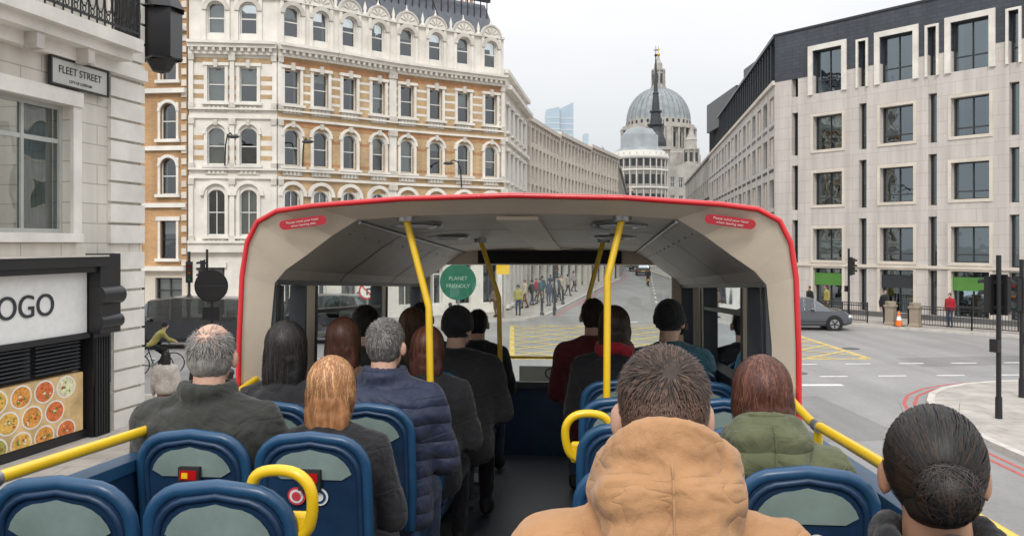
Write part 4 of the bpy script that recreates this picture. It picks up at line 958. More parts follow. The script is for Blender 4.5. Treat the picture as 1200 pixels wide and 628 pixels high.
def person(name,M,pose='sit',s=1.0,bulk=1.0,wid=1.0,jac=None,trs=None,skin=skin1,hk='short',hm=None,hm2=None,dens=1.0,length=.26,hood=False,hup=0,scarf=None,fade=False,vox=.016,turn=0,lean=0,step=.0,hands=True,wr=.018,collar=False,hz=0):
    root=empty(name,M@Matrix.Scale(s,4))
    if pose=='sit': pel=V((0,0,.52)); nk=V((0,-.02,1.085)); hd=V((0,.005,1.225+hz))
    elif pose=='ride': pel=V((0,-.12,.99)); nk=V((0,.2,1.43)); hd=V((0,.27,1.57))
    else: pel=V((0,0,.95)); nk=V((0,0,1.46)); hd=V((0,.02,1.605))
    mb=MB(); prof=[(-.16,.14,.12),(-.08,.175,.145),(.05,.182,.148),(.25,.17,.135),(.5,.18,.138),(.72,.20,.142),(.82,.198,.132),(.90,.165,.11),(.96,.115,.095),(1.0,.085,.082),(1.05,.068,.070)]
    rings=[]
    for t,rx,ry in prof:
        c=pel.lerp(nk,t); b=bulk if t<.95 else 1+.3*(bulk-1)
        rings.append([c+V((rx*b*wid*math.cos(2*math.pi*i/20),ry*b*math.sin(2*math.pi*i/20),0)) for i in range(20)])
    mb.loft(rings,jac)
    sx=.175*wid*(1+.5*(bulk-1)); hands_pos=[]
    for sd in (-1,1):
        sh=nk+V((sd*sx,0,-.10)); ra=.066*bulk
        if pose=='sit': el=V((sd*(sx+.055*bulk),.05,nk.z-.36)); wt=V((sd*.10,.30,.66)); fw=V((-sd*.3,1,-.15)); dn=V((0,-.1,-1))
        elif pose=='ride': el=nk+V((sd*(sx+.07),.16,-.30)); wt=V((sd*.24,.52,1.08)); fw=V((0,1,-.2)); dn=V((0,0,-1))
        else:
            sw=step*sd; el=sh+V((sd*.05,-.03-sw*.35,-.27)); wt=el+V((0,.06-sw*.5,-.24)); fw=V((0,.15-sw*.5,-1)); dn=V((-sd,0,0))
        mb.caps(nk+V((sd*.05,-.005,-.035)),sh+V((0,0,.012)),.052*bulk,ra*.95,jac,14)
        mb.caps(nk+V((sd*.04,-.03,-.13)),sh+V((-sd*.02,-.015,-.05)),.085*bulk,ra*1.1,jac,14)
        mb.sph(sh,(ra*1.02,ra*1.05,ra*1.0),jac,14,10); mb.caps(sh,el,ra,ra*.86,jac); mb.caps(el,wt,ra*.84,ra*.6,jac)
        hands_pos.append((wt,fw,dn,sd))
    if hood:
        N_=30; u=hup
        for k in range(N_):
            a=2*math.pi*k/N_; bk=max(0,-math.sin(a)); mb.sph(((.100+u*.15)*math.cos(a),nk.y-.012+(.098+u*.1)*math.sin(a),nk.z+.020+.045*bk+u*(.35+.65*bk)),(.032,.032,.040+.012*bk+u*.35),jac,10,8)
        mb.sph((0,nk.y-.105,nk.z+.010+u*.8),(.128,.066,.070),jac,20,14,rot=Matrix.Rotation(R(-15),3,'X'))
        for sd in (-1,1): mb.caps((sd*.085,nk.y-.075,nk.z+.02+u*.6),(sd*.045,nk.y-.135,nk.z-.09),.050,.040,jac,12)
        mb.sph((0,nk.y-.135,nk.z-.050+u*.4),(.108,.052,.080),jac,20,14); mb.sph((0,nk.y-.150,nk.z-.110),(.066,.038,.055),jac,14,10)
    if collar:
        for k in range(18):
            a=2*math.pi*k/18; mb.sph((.082*math.cos(a),nk.y+.082*math.sin(a),nk.z+.02),(.026,.026,.04),jac,8,6)
    garment('jacket',mb,root,vox,wr,.10,2)
    if hood and vox<.0115:
        sm=MB(); z_=nk.z
        sm.tube([(0,nk.y-.150,z_+.072+hup*.9),(0,nk.y-.176,z_+.045+hup*.8),(0,nk.y-.188,z_+.0+hup*.4),(0,nk.y-.193,z_-.06),(0,nk.y-.190,z_-.12)],.0022,jac,6)
        for sd in (-1,1): sm.tube([(sd*(.235),nk.y-.07,z_-.055),(sd*.16,nk.y-.130,z_-.10),(sd*.09,nk.y-.168,z_-.165),(0,nk.y-.178,z_-.19)],.0022,jac,6)
        sm.obj('jacket_seams',root)
    if scarf:
        mb=MB()
        for k in range(18):
            a=2*math.pi*k/18; mb.sph((.090*math.cos(a),nk.y+.094*math.sin(a),nk.z+.015+.012*math.sin(3*a)),(.031,.031,.042),scarf,8,6)
        garment('scarf',mb,root,.012,.015,.05,2)
    mb=MB(); sh_=MB()
    mb.sph(pel+V((0,0,-.02)),(.165*wid,.13,.12),trs,16,12)
    for sd in (-1,1):
        hp=pel+V((sd*.088,0,-.03))
        if pose=='sit': kn=V((sd*.125,.42,.53)); an=V((sd*.125,.40,.12))
        elif pose=='ride': kn=V((sd*.1,.28,.80 if sd>0 else .62)); an=V((sd*.11,.10 if sd>0 else .05,.42 if sd>0 else .22))
        else: kn=V((sd*.095,.05+step*sd*.35,.50)); an=V((sd*.095,step*sd*.75-.02,.10 if step*sd>=0 else .14))
        mb.caps(hp,kn,.088,.06,trs); mb.caps(kn,an,.062,.045,trs)
        sh_.sph(an+V((0,.07,-.055)),(.045,.135,.045),blackmat,14,10); sh_.sph(an+V((0,0,-.02)),(.045,.06,.06),blackmat,12,8)
    garment('trousers',mb,root,vox*1.2,.01,.08,2); garment('shoes',sh_,root,.014,0,it=1)
    H=empty('head_pivot'); H.parent=root; H.matrix_local=Matrix.Translation(hd)@Matrix.Rotation(turn,4,'Z')@Matrix.Rotation(lean,4,'X')
    mb=MB(); mb.sph((0,-.008,.02),(.074,.092,.094),skin,20,14); mb.sph((0,.024,-.045),(.056,.066,.068),skin,16,12); mb.sph((0,.05,-.085),(.028,.03,.025),skin,12,8)
    mb.sph((0,.096,-.018),(.012,.02,.018),skin,10,8); mb.caps((0,.085,.012),(0,.1,-.015),.008,.011,skin,8)
    for sd in (-1,1): mb.sph((sd*.082,-.005,-.012),(.011,.02,.033),skin,10,8,rot=Matrix.Rotation(R(-22)*sd,3,'Z')); mb.sph((sd*.03,.082,.028),(.022,.012,.008),skin,8,6)
    mb.caps((0,-.018,-.03),(0,-.03,-.15-hz),.054,.060,skin)
    garment('head',mb,H,.007 if vox<.02 else .011,0,it=2)
    mb=MB()
    for sd in (-1,1): mb.sph((sd*.03,.082,.008),(.013,.009,.009),eyew,10,8); mb.sph((sd*.03,.089,.008),(.006,.004,.006),eyed,8,6); mb.sph((sd*.03,.092,.030),(.018,.005,.004),hm,8,6)
    mb.sph((0,.088,-.052),(.024,.008,.007),lipm,10,6); mb.obj('face_features',H)
    hair(hk,H,(0,0,.012),hm,hm2 or hm,dens,length,skin,fade)
    if hands:
        for (wt,fw,dn,sd) in hands_pos: hand(root,wt,fw,dn,sd,skin,.005 if vox<.02 else .008)
    return root

tan=clothmat('tan_jacket',(.43,.235,.115),bs=9,bstr=.6,var=.12,fold=.6); olive=clothmat('olive_puffer',(.10,.11,.058),quilt=3.2,bs=10); blackc=clothmat('black_coat',(.018,.018,.021)); charcoal=clothmat('charcoal_jacket',(.034,.035,.031))
navyp=clothmat('navy_puffer',(.024,.031,.064),quilt=4.2,bs=9,rough=.5); greyc=clothmat('grey_coat',(.34,.31,.285)); teal=clothmat('teal_jacket',(.03,.10,.13)); redc=clothmat('red_scarf',(.36,.02,.03)); denim=clothmat('denim',(.05,.07,.12)); brownc=clothmat('brown_coat',(.13,.075,.045)); maroon=clothmat('maroon_coat',(.11,.018,.022)); beigec=clothmat('beige_coat',(.46,.38,.28)); hiviz=clothmat('ochre_jacket',(.32,.28,.08)); whitec=clothmat('pale_top',(.6,.58,.55))
h_dark=hairmat('hair_dark_brown',(.032,.019,.013));h_dark2=hairmat('hair_brown_lights',(.07,.042,.027)); h_black=hairmat('hair_black',(.010,.009,.009)); h_black2=hairmat('hair_black_lighter',(.035,.03,.028))  # second black is a lighter strand colour, mixed in at random
h_grey=hairmat('hair_grey',(.25,.235,.22)); h_grey2=hairmat('hair_grey_dark',(.10,.095,.09)); h_gin=hairmat('hair_ginger',(.34,.155,.065)); h_gin2=hairmat('hair_blond_lights',(.58,.34,.17)); h_aub=hairmat('hair_auburn',(.075,.026,.018)); h_aub2=hairmat('hair_auburn_lights',(.16,.06,.034)); h_brn=hairmat('hair_brown',(.07,.038,.02)); h_brn2=hairmat('hair_brown2',(.15,.085,.045))
h_fade=hairmat('hair_fade',(.11,.063,.044))

# ------------------------------------------------------------------ BUS (local frame: x right, y forward, z up from deck floor)
EYE=V((0,0,4.2))
RB=(Matrix.Rotation(R(-5.14),4,'Z')@Matrix.Rotation(R(-3.03),4,'X'))
BM=Matrix.Translation(EYE-(RB@V((0,0,1.45))))@RB
CX=-.34
bus=empty('open_top_bus',BM)
def busbuild():
    mb=MB()
    mb.box(CX-1.2,CX+1.2,-4.5,7.6,-.12,0,deckm)
    mb.box(CX-.28,CX+.28,-4.5,7.3,.002,.006,mat('aisle_vinyl',(.04,.046,.058),.5,var=.3,scale=40))
    for sd in (-1,1):
        x0,x1=CX+sd*1.16,CX+sd*1.22; a,b=min(x0,x1),max(x0,x1)
        mb.box(a,b,-4.5,3.74,0,.84,navy); mb.box(a-.01,b+.01,-4.5,3.74,.84,.88,navy2)
        o0,o1=CX+sd*1.222,CX+sd*1.25; mb.box(min(o0,o1),max(o0,o1),-4.5,7.6,-.4,.83,red)
        mb.box(a,b,3.74,7.55,0,.90,navy)
    mb.box(CX-1.22,CX+1.22,-4.56,-4.5,0,.9,navy)
    mb.box(CX-1.22,CX+1.22,7.5,7.6,0,.58,navy); mb.box(CX-1.24,CX+1.24,7.601,7.64,-.4,.60,red)
    mb.obj('deck_and_side_panels',bus,.008)
    mb=MB(); mb.box(CX-1.235,CX+1.235,-4.5,7.6,-2.05,-.13,red)
    for sd in (-1,1):
        x=CX+sd*1.24; mb.box(x-.01,x+.01,-4.2,7.0,-1.2,-.45,cglass)
        for y in (-2.6,5.2): mb.cyl((x-sd*.28,y,-2.18),(x+sd*.02,y,-2.18),.5,.5,tyre,28); mb.cyl((x+sd*.021,y,-2.18),(x+sd*.04,y,-2.18),.28,.25,rimm,20)
    mb.box(CX-1.1,CX+1.1,7.6,7.63,-1.5,-.45,cglass); mb.obj('lower_body',bus,.02)
    mb=MB()
    O=[(1.22,.88),(1.222,1.2),(1.215,1.50),(1.195,1.65),(1.15,1.74),(1.06,1.79),(.9,1.812),(.5,1.842),(0,1.855)]
    I=[(1.15,.88),(1.15,1.2),(1.13,1.47),(1.08,1.53),(.98,1.60),(.86,1.69),(.74,1.765),(.45,1.785),(0,1.795)]
    full=lambda P:[(-a,b) for a,b in P]+[(a,b) for a,b in reversed(P[:-1])]
    o=full(O);i_=full(I); n=len(o); yb=3.74; yf=7.5
    def pt(p,y,dz=0): return (CX+p[0],y,p[1]+dz)
    for k in range(n-1): mb.add([pt(o[k],yb),pt(o[k+1],yb),pt(i_[k+1],yb+.16),pt(i_[k],yb+.16)],[(0,1,2,3)],beige,True)
    for k in range(n-1):
        if not (k<2 or k>n-4): mb.add([pt(o[k],yb),pt(o[k+1],yb),pt(o[k+1],yf),pt(o[k],yf)],[(0,1,2,3)],beige,True)
    for k in range(n-1):
        if (k<2 or k>n-4): continue
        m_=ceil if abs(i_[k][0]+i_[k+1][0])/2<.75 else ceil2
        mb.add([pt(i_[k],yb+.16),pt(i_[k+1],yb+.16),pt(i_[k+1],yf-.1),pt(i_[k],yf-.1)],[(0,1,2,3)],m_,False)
    for y in (4.9,6.2):
        for k in range(2,n-3): mb.add([pt(i_[k],y,-.004),pt(i_[k+1],y,-.004),pt(i_[k+1],y+.02,-.004),pt(i_[k],y+.02,-.004)],[(0,1,2,3)],frame_d,True)
    mb.box(CX-.1,CX+.1,yb+.3,7.3,1.775,1.792,beige)
    for sx in (-.74,.74):
        mb.tube([(CX+sx,yb+.2,1.757),(CX+sx,7.35,1.757)],.009,steel,6)
        for q in range(12): mb.sph((CX+sx*1.12,yb+.35+q*.3,1.712),.008,steel,6,4)
    mb.obj('canopy_roof',bus)
    mb=MB(); mb.tube([pt((a*1.004,b+.003 if b>1.7 else b),yb-.008) for a,b in o],.0125,red,8)
    mb.obj('canopy_red_trim',bus)
    mb=MB()
    for sd in (-1,1):
        def bx(y0,y1,z0,z1,m_,t=0):
            a,b=CX+sd*(1.13-t),CX+sd*1.205; mb.box(min(a,b),max(a,b),y0,y1,z0,z1,m_)
        bx(3.9,7.5,.90,.96,frame_d,.01)
        for y0,y1 in [(3.92,3.98),(4.34,4.50),(5.98,6.12),(7.35,7.5)]: bx(y0,y1,.962,1.49,beige if y0>4 else frame_d)
        bx(3.9,7.5,1.46,1.50,frame_d,.012)
        for y0,y1 in [(3.98,4.34),(4.50,5.98),(6.12,7.35)]:
            x=CX+sd*1.17; mb.add([(x,y0,.955),(x,y1,.955),(x,y1,1.47),(x,y0,1.47)],[(0,1,2,3)],busglass)
            for yy in (y0,y1-.025): bx(yy,yy+.025,.963,1.458,frame_d,.008)
        bx(4.54,5.93,1.31,1.33,frame_d,.006)
    mb.obj('side_windows',bus)
    mb=MB(); x0,x1=CX-1.14,CX+1.14
    mb.quad((x0,7.485,.62),(x1,7.485,.62),(x1,7.485,1.66),(x0,7.485,1.66),busglass)
    mb.box(x0,x1,7.44,7.53,.585,.64,frame_d); mb.box(x0,x1,7.40,7.53,1.655,1.79,beige); mb.box(CX-.62,CX+.62,7.36,7.40,1.665,1.775,blackmat)
    mb.box(x0,x0+.09,7.42,7.53,.64,1.655,beige); mb.box(x1-.09,x1,7.42,7.53,.64,1.655,beige)
    mb.box(CX-.25,CX+.75,7.30,7.31,.66,.79,mat('cream_film',(.6,.6,.52),.5))
    mb.obj('windscreen',bus)
    text('CITY  BUS',.13,mat('letter_green',(.05,.14,.12),.5),Matrix.Translation((CX+.25,7.297,.725))@Matrix.Rotation(R(90),4,'X'),bus,'windscreen_lettering',.001)
    mb=MB()
    for sx in (-.55,.50):
        for y in (4.35,5.35):
            T=Matrix.Translation((CX+sx,y,1.772)); mb.lathe([(0,-.014),(.085,-.014),(.115,0),(.12,.01)],(0,0,0),whitelight,24,M=T); mb.lathe([(.118,-.004),(.135,-.006),(.14,.004)],(0,0,0),steel,24,M=T)
            for q in range(5): mb.box(-.06,.06,-.05+q*.025-.003,-.05+q*.025+.003,-.017,-.0145,steel,T)
    mb.box(CX+.35,CX+.45,4.5,4.62,1.74,1.785,steel)
    mb.obj('ceiling_lights',bus)
    for sd in (-1,1):
        mb=MB(); base=V((CX+sd*.95,3.772,1.752)); ny=V((0,-1,-.6)).normalized(); ux=V((1,0,-sd*.14)).normalized(); uy=ux.cross(ny).normalized()*-1
        if uy.z<0: uy=-uy
        pts=[]
        for t in range(0,360,15):
            cx_=.085*(1 if math.cos(R(t))>0.01 else (-1 if math.cos(R(t))<-.01 else 0))+.024*math.cos(R(t)); pts.append(base+ux*cx_+uy*.024*math.sin(R(t))+ny*.02)
        mb.add(pts,[tuple(range(len(pts)))],pinkred); mb.obj('warning_label',bus)
        nz=ux.cross(uy)
        for r_,tx in enumerate(['Please mind your head','when leaving seat']):
            p=base+uy*(.009-.018*r_)+ny*.0225; M=Matrix(((ux.x,uy.x,nz.x,p.x),(ux.y,uy.y,nz.y,p.y),(ux.z,uy.z,nz.z,p.z),(0,0,0,1)))
            text(tx,.0165,whitep,M,bus,'warning_lettering',.0003)
    mb=MB()
    for sd in (-1,1):
        x=CX+sd*1.165
        mb.tube([(x,-4.4,.96),(x,3.3,.96),(x,3.55,.99),(x,3.78,1.03)],.0175,yellow,12)
        for y in (-3,-1.6,-.2,1.2,2.05,3.2): mb.cyl((x,y,.86),(x,y,.96),.016,.016,yellow,10); mb.cyl((x,y-.03,.96),(x,y+.03,.96),.023,.023,steel,12)
    def pole(top,mid,bot): mb.tube([top,tuple(V(top).lerp(V(mid),.6)),tuple(V(top).lerp(V(mid),.9)),mid,tuple(V(mid).lerp(V(bot),.1)),bot],.0165,yellow,12); mb.cyl(tuple(V(top)+V((0,0,.012))),tuple(V(top)-V((0,0,.02))),.045,.04,steel,14)
    pole((-.86,3.95,1.78),(-.735,3.9,1.36),(-.72,3.88,.95)); pole((-.74,5.8,1.78),(-.61,5.8,1.38),(-.60,5.8,.95))
    pole((.155,3.95,1.78),(.085,3.9,1.5),(.08,3.88,.95)); pole((.10,5.8,1.78),(.0,5.8,1.4),(-.02,5.8,.95))
    mb.tube([(CX-.7,7.35,.86),(CX+.55,7.35,.86)],.012,yellow,10)
    mb.obj('grab_rails',bus)
busbuild()

moq=mat('moquette',(.035,.065,.13),.95,var=.5,scale=60)
def seat(u,v,handle=0,tag=False,sticker=False):
    root=empty('bus_seat',BM@Matrix.Translation((u,v,0))); mb=MB()
    w=.178; top=.975
    def outline(ins,zb=.46):
        W_=w-ins; T=top-ins; r=.10; pts=[(-W_*.94,zb),(-W_,.62),(-W_,T-r-.02)]
        for k in range(1,7):
            a=R(180-90*k/6); pts.append((-W_+r+r*math.cos(a),T-r-.015+r*math.sin(a)))
        pts.append((0,T-.006))
        for k in range(0,6):
            a=R(90-90*k/6); pts.append((W_-r+r*math.cos(a),T-r-.015+r*math.sin(a)))
        return pts+[(W_,T-r-.02),(W_,.62),(W_*.94,zb)]
    Y=lambda z,d:d-.10*max(0,z-.46)/.54
    def panel(ins,d0,d1,mt,zb=.46):
        P=outline(ins,zb); n=len(P)
        vs=[(x,Y(z,d0),z) for x,z in P]+[(x,Y(z,d1),z) for x,z in P]
        mb.add(vs,[tuple(range(n)),tuple(reversed(range(n,2*n)))]+[(i,(i+1)%n,n+(i+1)%n,n+i) for i in range(n)],mt,False)
    panel(.012,.10,.135,navy); panel(.02,.135,.18,moq)
    mb.tube([(x,Y(z,.112),z) for x,z in outline(0)],.018,navy2,10)
    mb.tube([(x,Y(z,.100),z) for x,z in outline(.022)],.010,navy,8)
    P=[p for p in outline(.040) if p[1]>.83]
    P=[(-.10,.830)]+[(-w+.045,.85)]+[p for p in P if p[1]>.855]+[(w-.045,.85),(.10,.830)]
    mb.add([(x,Y(z,.094),z) for x,z in P],[tuple(range(len(P)))],sage)
    mb.box(-.13,.13,Y(.6,.096),Y(.6,.10)+.02,.52,.68,navy)
    mb2=MB(); mb2.box(-.19,.19,.14,.53,.37,.46,moq); mb2.box(-.18,.18,.12,.50,.31,.37,navy)
    mb.cyl((-.1,.3,.0),(-.1,.3,.32),.02,.02,steel); mb.cyl((.1,.3,0),(.1,.3,.32),.02,.02,steel); mb.box(-.14,.14,.15,.45,.0,.02,steel)
    if tag:
        mb.box(-.035,.035,Y(.84,.07),Y(.84,.092),.80,.865,blackmat); mb.box(-.028,.028,Y(.84,.066),Y(.84,.07),.825,.855,lampr); mb.box(-.02,.0,Y(.84,.064),Y(.84,.066),.83,.848,yellow)
    if sticker:
        for x,m_ in ((-.05,pinkred),(.025,whitep)):
            for r_,q,dd in ((.030,m_,0),(.023,whitep if m_ is pinkred else navy2,.002),(.015,m_,.004)):
                c=V((x,Y(.79,.092)-dd,.775)); mb.add([c+V((r_*math.cos(R(t)),-.185*r_*math.sin(R(t)),r_*math.sin(R(t)))) for t in range(0,360,20)],[tuple(range(18))],q)
    mb.obj('back_and_frame',root); mb2.obj('cushion',root,.03,3)
    if handle:
        h=MB(); x=handle*.135; sg=handle
        pts=[(x-sg*.055,.05,.90),(x-sg*.062,.04,.96),(x-sg*.045,.03,1.00),(x+sg*.01,.025,1.012),(x+sg*.065,.02,1.005),(x+sg*.098,.02,.97),(x+sg*.098,.03,.91),(x+sg*.08,.045,.855),(x+sg*.03,.06,.84),(x-sg*.03,.06,.85)]
        for _ in range(2):
            q=[]
            for i in range(len(pts)):
                a=V(pts[i]);b=V(pts[(i+1)%len(pts)]); q+=[a.lerp(b,.25),a.lerp(b,.75)]
            pts=q
        h.tube(pts,.0145,yellow,10,True); h.box(min(x-sg*.06,x+sg*.08),max(x-sg*.06,x+sg*.08),.045,.075,.83,.905,yellow); h.sph((x-sg*.035,.05,.87),(.028,.022,.028),yellow,14,10); h.obj('yellow_handle',root,.012,3)
rowsL=[1.3,2.0,2.7,3.4,4.1,4.8,5.5,6.2]
for i,v in enumerate(rowsL):
    seat(-1.295,v,0,tag=(i==2),sticker=(i==1)); seat(-.893,v,1 if i==1 else 0,tag=(i==2),sticker=(i==2))
for v in [1.25,2.33,3.03,3.73,4.43,5.13,5.83,6.5]:
    seat(.15,v,-1 if v==3.03 else 0); seat(.575,v,0,sticker=(v==2.33))

def pas(u,v,**k):
    name=k.pop('name','passenger')
    person(name,BM@Matrix.Translation((u,v,0)),'sit',**k)
pas(.130,1.54,s=.985,bulk=1.20,wid=1.04,jac=tan,trs=denim,hk='short',fade=True,hm=h_dark,hm2=h_fade,dens=2.8,hood=True,hup=.045,vox=.008,wr=.026,turn=R(4),hz=.022)
pas(.575,1.50,s=.935,bulk=1.15,wid=1.0,jac=greyc,trs=blackc,hk='bun',hm=h_black,hm2=h_dark,dens=2.2,scarf=blackc,vox=.010,skin=skin2,wr=.024,turn=R(-12))
pas(.505,2.58,s=.93,bulk=1.25,wid=1.0,jac=olive,trs=blackc,hk='long',hm=h_aub,hm2=h_aub2,dens=1.5,length=.11,vox=.0112,wr=.03,hood=True)
pas(.15,5.05,s=1.0,bulk=1.1,jac=blackc,trs=denim,hk='long',hm=h_dark,hm2=h_dark2,dens=.7,length=.12,scarf=redc,vox=.018)
pas(.50,5.35,s=1.02,bulk=1.15,jac=teal,trs=denim,hk='beanie',hm=blackc,vox=.018,turn=R(-25))
pas(.03,5.75,s=1.03,bulk=1.1,jac=maroon,trs=denim,hk='short',hm=h_dark,hm2=h_black,dens=.4,vox=.02)
pas(.60,6.05,s=.98,bulk=1.1,jac=blackc,trs=denim,hk='short',hm=h_black,hm2=h_black,dens=.4,vox=.02)
pas(-1.33,2.93,s=.985,bulk=1.18,wid=1.05,jac=charcoal,trs=denim,hk='bald',hm=h_grey,hm2=h_grey2,dens=1.8,vox=.011,collar=True,wr=.028,turn=R(6))
pas(-.895,2.95,s=.895,bulk=1.12,wid=.92,jac=blackc,trs=blackc,hk='long',hm=h_gin,hm2=h_gin2,dens=1.7,length=.12,vox=.011,turn=R(-8))
pas(-1.31,3.63,s=.965,bulk=1.05,wid=.9,jac=blackc,trs=blackc,hk='long',hm=h_black,hm2=h_black2,dens=1.2,length=.24,vox=.014)
pas(-.87,3.63,s=.98,bulk=1.2,wid=1.02,jac=navyp,trs=denim,hk='short',hm=h_grey2,hm2=h_grey,dens=1.4,vox=.012,collar=True,wr=.024,turn=R(-10))
pas(-1.26,4.33,s=.96,bulk=1.1,wid=.92,jac=brownc,trs=blackc,hk='long',hm=h_aub,hm2=h_brn,dens=.8,length=.22,vox=.016)
pas(-.82,4.33,s=.93,bulk=1.15,wid=.95,jac=blackc,trs=blackc,hk='long',hm=h_aub,hm2=h_aub2,dens=.9,length=.10,vox=.016)
pas(-1.33,5.03,s=1.0,bulk=1.1,jac=charcoal,trs=denim,hk='short',hm=h_black,hm2=h_dark,dens=.5,vox=.02)
pas(-.77,5.03,s=.99,bulk=1.25,jac=blackc,trs=blackc,hk='beanie',hm=blackc,vox=.016,turn=R(-30))
pas(-1.12,5.4,s=.98,bulk=1.1,jac=brownc,trs=denim,hk='long',hm=h_brn,hm2=h_brn2,dens=.6,length=.2,vox=.02)
pas(-1.2,6.1,s=1.0,bulk=1.1,jac=navyp,trs=denim,hk='short',hm=h_dark,hm2=h_black,dens=.4,vox=.02)
pas(-.83,6.4,s=.96,bulk=1.1,jac=blackc,trs=denim,hk='short',hm=h_black,hm2=h_black,dens=.4,vox=.02)

def ped(x,y,rz,name='pedestrian',z=.12,**k):
    d=dict(jac=random.choice([blackc,charcoal,navyp,brownc,beigec,teal,maroon,greyc,redc,denim]),trs=random.choice([denim,blackc,blackc,brownc]),hk=random.choice(['short','long','short','beanie']),hm=random.choice([h_dark,h_black,h_brn,h_aub]),dens=.06,vox=.024,bulk=random.uniform(1,1.15),s=random.uniform(.93,1.05),step=random.choice([0,.2,.28,-.25]),length=.15)
    d.update(k)
    if d['hk']=='beanie' and 'hm' not in k: d['hm']=blackc
    person(name,Matrix.Translation((x,y,z))@Matrix.Rotation(rz,4,'Z'),'stand',**d)
ped(18.95,43.4,R(200),jac=blackc,trs=blackc,hk='short',step=.1,s=1.0)
for (x,y) in [(1.3,56),(1.9,57.5),(2.4,55.6),(2.9,58.5),(1.7,59.5),(3.3,60.5),(2.2,62),(3.6,63),(4.3,66),(.8,53.5),(3.0,66.5),(5.2,72)]: ped(x,y,random.uniform(0,6.28))
ped(.35,48.2,R(170),jac=hiviz,trs=denim,s=1.0); ped(16.6,47.6,R(110)); ped(17.3,46.9,R(90),jac=hiviz); ped(-.9,47.0,R(40))
ped(-6.9,19.0,R(200),s=.98); ped(-7.3,18.0,R(20),jac=greyc); ped(-11.5,39.6,R(90)); ped(-7.5,41.7,R(80)); ped(21.3,41.5,R(130))

def bicycle(M):
    root=empty('bicycle',M); mb=MB()
    for y in (-.52,.52):
        mb.tube([(0,y+.335*math.cos(R(t)),.35+.335*math.sin(R(t))) for t in range(0,360,12)],.017,tyre,6,True)
        mb.tube([(0,y+.315*math.cos(R(t)),.35+.315*math.sin(R(t))) for t in range(0,360,15)],.009,rimm,5,True)
        for k in range(12): a=R(30*k); mb.cyl((0,y,.35),(0,y+.31*math.cos(a),.35+.31*math.sin(a)),.002,.002,steel,4)
        mb.cyl((-.04,y,.35),(.04,y,.35),.02,.02,steel,8)
    fr=black; B_=(0,-.07,.3);S_=(0,-.22,.82);Hh=(0,.34,.86)
    for a,b in [(B_,S_),(S_,Hh),(B_,(0,.37,.74)),(B_,(0,-.52,.35)),((0,-.2,.76),(0,-.52,.35)),((0,.33,.95),(0,.4,.62)),((0,.4,.62),(0,.52,.35)),(S_,(0,-.24,.9))]: mb.cyl(a,b,.017,.016,fr,8)
    mb.sph((0,-.24,.92),(.07,.13,.03),black,12,8); mb.tube([(-.26,.4,1.0),(-.2,.36,1.03),(0,.33,1.02),(.2,.36,1.03),(.26,.4,1.0)],.013,black,8)
    mb.cyl((-.02,-.07,.3),(.02,-.07,.3),.09,.09,steel,16); mb.box(.03,.05,-.08,-.06,.13,.3,steel); mb.box(-.05,-.03,-.08,-.06,.3,.47,steel); mb.box(.05,.13,-.1,-.03,.12,.14,black); mb.box(-.13,-.05,-.1,-.03,.46,.48,black)
    mb.obj('frame_and_wheels',root)
def motorcycle(M):
    root=empty('motorcycle',M); mb=MB()
    for y in (-.68,.68):
        mb.tube([(0,y+.25*math.cos(R(t)),.30+.25*math.sin(R(t))) for t in range(0,360,15)],.055,tyre,8,True)
        mb.cyl((-.05,y,.3),(.05,y,.3),.16,.16,rimm,16)
    mb.sph((0,.12,.78),(.15,.28,.14),blk,14,10); mb.sph((0,-.35,.82),(.13,.36,.07),blackmat,14,8); mb.sph((0,0,.48),(.17,.30,.20),steel,14,10)
    mb.sph((0,.55,.86),(.15,.13,.17),blk,12,8); mb.sph((0,.67,.84),(.08,.04,.08),lampw,10,8); mb.sph((0,-.72,.74),(.08,.05,.05),lampr,10,8)
    for sd in (-1,1): mb.cyl((sd*.08,.45,.95),(sd*.08,.68,.3),.028,.028,steel,8); mb.cyl((sd*.12,-.1,.35),(sd*.14,-.8,.38),.04,.05,steel,8); mb.tube([(0,.42,1.0),(sd*.2,.44,1.05),(sd*.34,.38,1.04)],.014,black,6)
    mb.box(-.1,.1,-.80,-.78,.5,.66,platey); mb.obj('frame_and_wheels',root)
CM=Matrix.Translation((-11.35,27.2,0))@Matrix.Rotation(R(-62),4,'Z')
bicycle(CM); person('cyclist',CM,'ride',jac=hiviz,trs=blackc,hk='beanie',hm=blackc,vox=.02,dens=.1)
CM=Matrix.Translation((13.4,84,0))@Matrix.Rotation(R(-8),4,'Z'); motorcycle(CM); person('motorcyclist',CM,'ride',jac=blackc,trs=blackc,hk='beanie',hm=blackc,vox=.025,dens=.1)

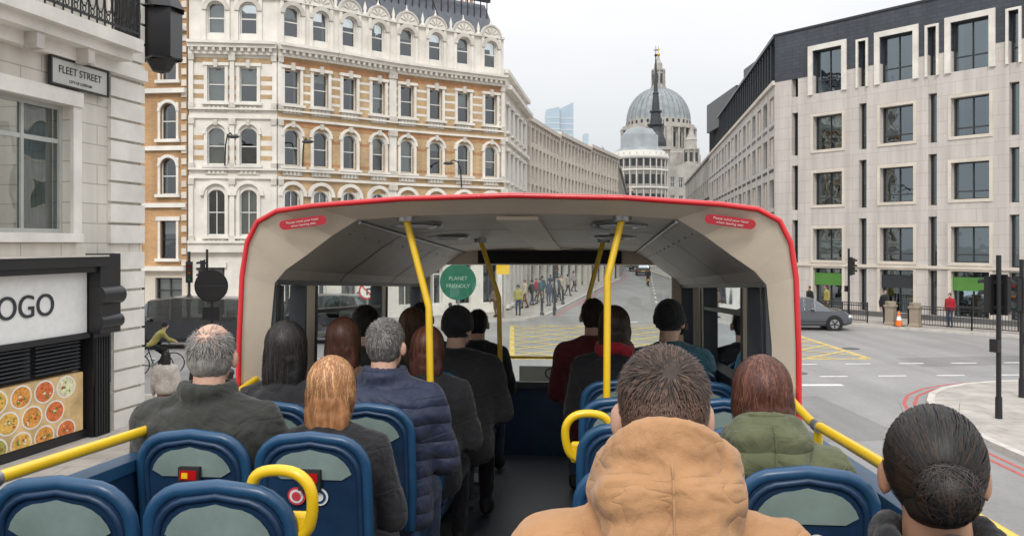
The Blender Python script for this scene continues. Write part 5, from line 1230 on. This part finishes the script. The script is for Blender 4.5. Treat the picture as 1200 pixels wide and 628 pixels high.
# ------------------------------------------------------------------ overcast sky, light, camera
w=bpy.data.worlds.new('World'); scene.world=w; w.use_nodes=True; nt=w.node_tree; bg=nt.nodes['Background']
sky=nd(nt,'ShaderNodeTexSky'); sky.sky_type='NISHITA'; sky.sun_disc=False; sky.sun_elevation=R(42); sky.sun_rotation=R(188)
sc=nd(nt,'ShaderNodeVectorMath',operation='SCALE'); sc.inputs['Scale'].default_value=.12; nt.links.new(sky.outputs[0],sc.inputs[0])
tc=nd(nt,'ShaderNodeTexCoord'); no=nd(nt,'ShaderNodeTexNoise'); no.inputs['Scale'].default_value=2.2; no.inputs['Detail'].default_value=5
mp=nd(nt,'ShaderNodeMapping'); mp.inputs['Scale'].default_value=(1,1,2.5); nt.links.new(tc.outputs['Generated'],mp.inputs[0]); nt.links.new(mp.outputs[0],no.inputs['Vector'])
cr=nd(nt,'ShaderNodeValToRGB'); cr.color_ramp.elements[0].position=.3; cr.color_ramp.elements[1].position=.75; cr.color_ramp.elements[0].color=(.83,.85,.88,1); cr.color_ramp.elements[1].color=(.98,.975,.965,1)
nt.links.new(no.outputs['Fac'],cr.inputs[0])
sp=nd(nt,'ShaderNodeSeparateXYZ'); nt.links.new(tc.outputs['Generated'],sp.inputs[0])
mr=nd(nt,'ShaderNodeMapRange'); mr.inputs[1].default_value=.10; mr.inputs[2].default_value=.9; mr.inputs[3].default_value=.90; mr.inputs[4].default_value=2.2; nt.links.new(sp.outputs[2],mr.inputs[0])
gs=nd(nt,'ShaderNodeVectorMath',operation='SCALE'); nt.links.new(cr.outputs[0],gs.inputs[0]); nt.links.new(mr.outputs[0],gs.inputs['Scale'])
mx=nd(nt,'ShaderNodeMix',data_type='RGBA'); mx.inputs['Factor'].default_value=.92
nt.links.new(sc.outputs[0],mx.inputs[6]); nt.links.new(gs.outputs[0],mx.inputs[7]); nt.links.new(mx.outputs[2],bg.inputs[0]); bg.inputs[1].default_value=1.0
sun=bpy.data.lights.new('sun','SUN'); sun.energy=1.5; sun.angle=R(14); sun.color=(1,.94,.86); so=bpy.data.objects.new('sun',sun); COL.objects.link(so)
dirv=V((.13,.9,-.8)).normalized(); so.rotation_euler=dirv.to_track_quat('-Z','Y').to_euler()
cam=bpy.data.cameras.new('camera'); co=bpy.data.objects.new('camera',cam); COL.objects.link(co); co.location=EYE; co.rotation_euler=(R(90),0,0)
cam.sensor_width=36; cam.lens=30; cam.shift_y=-.0242; cam.clip_end=4000; cam.clip_start=.05
scene.camera=co
scene.view_settings.view_transform='Standard'; scene.view_settings.look='None'; scene.view_settings.exposure=0
print('objects',len(bpy.data.objects))
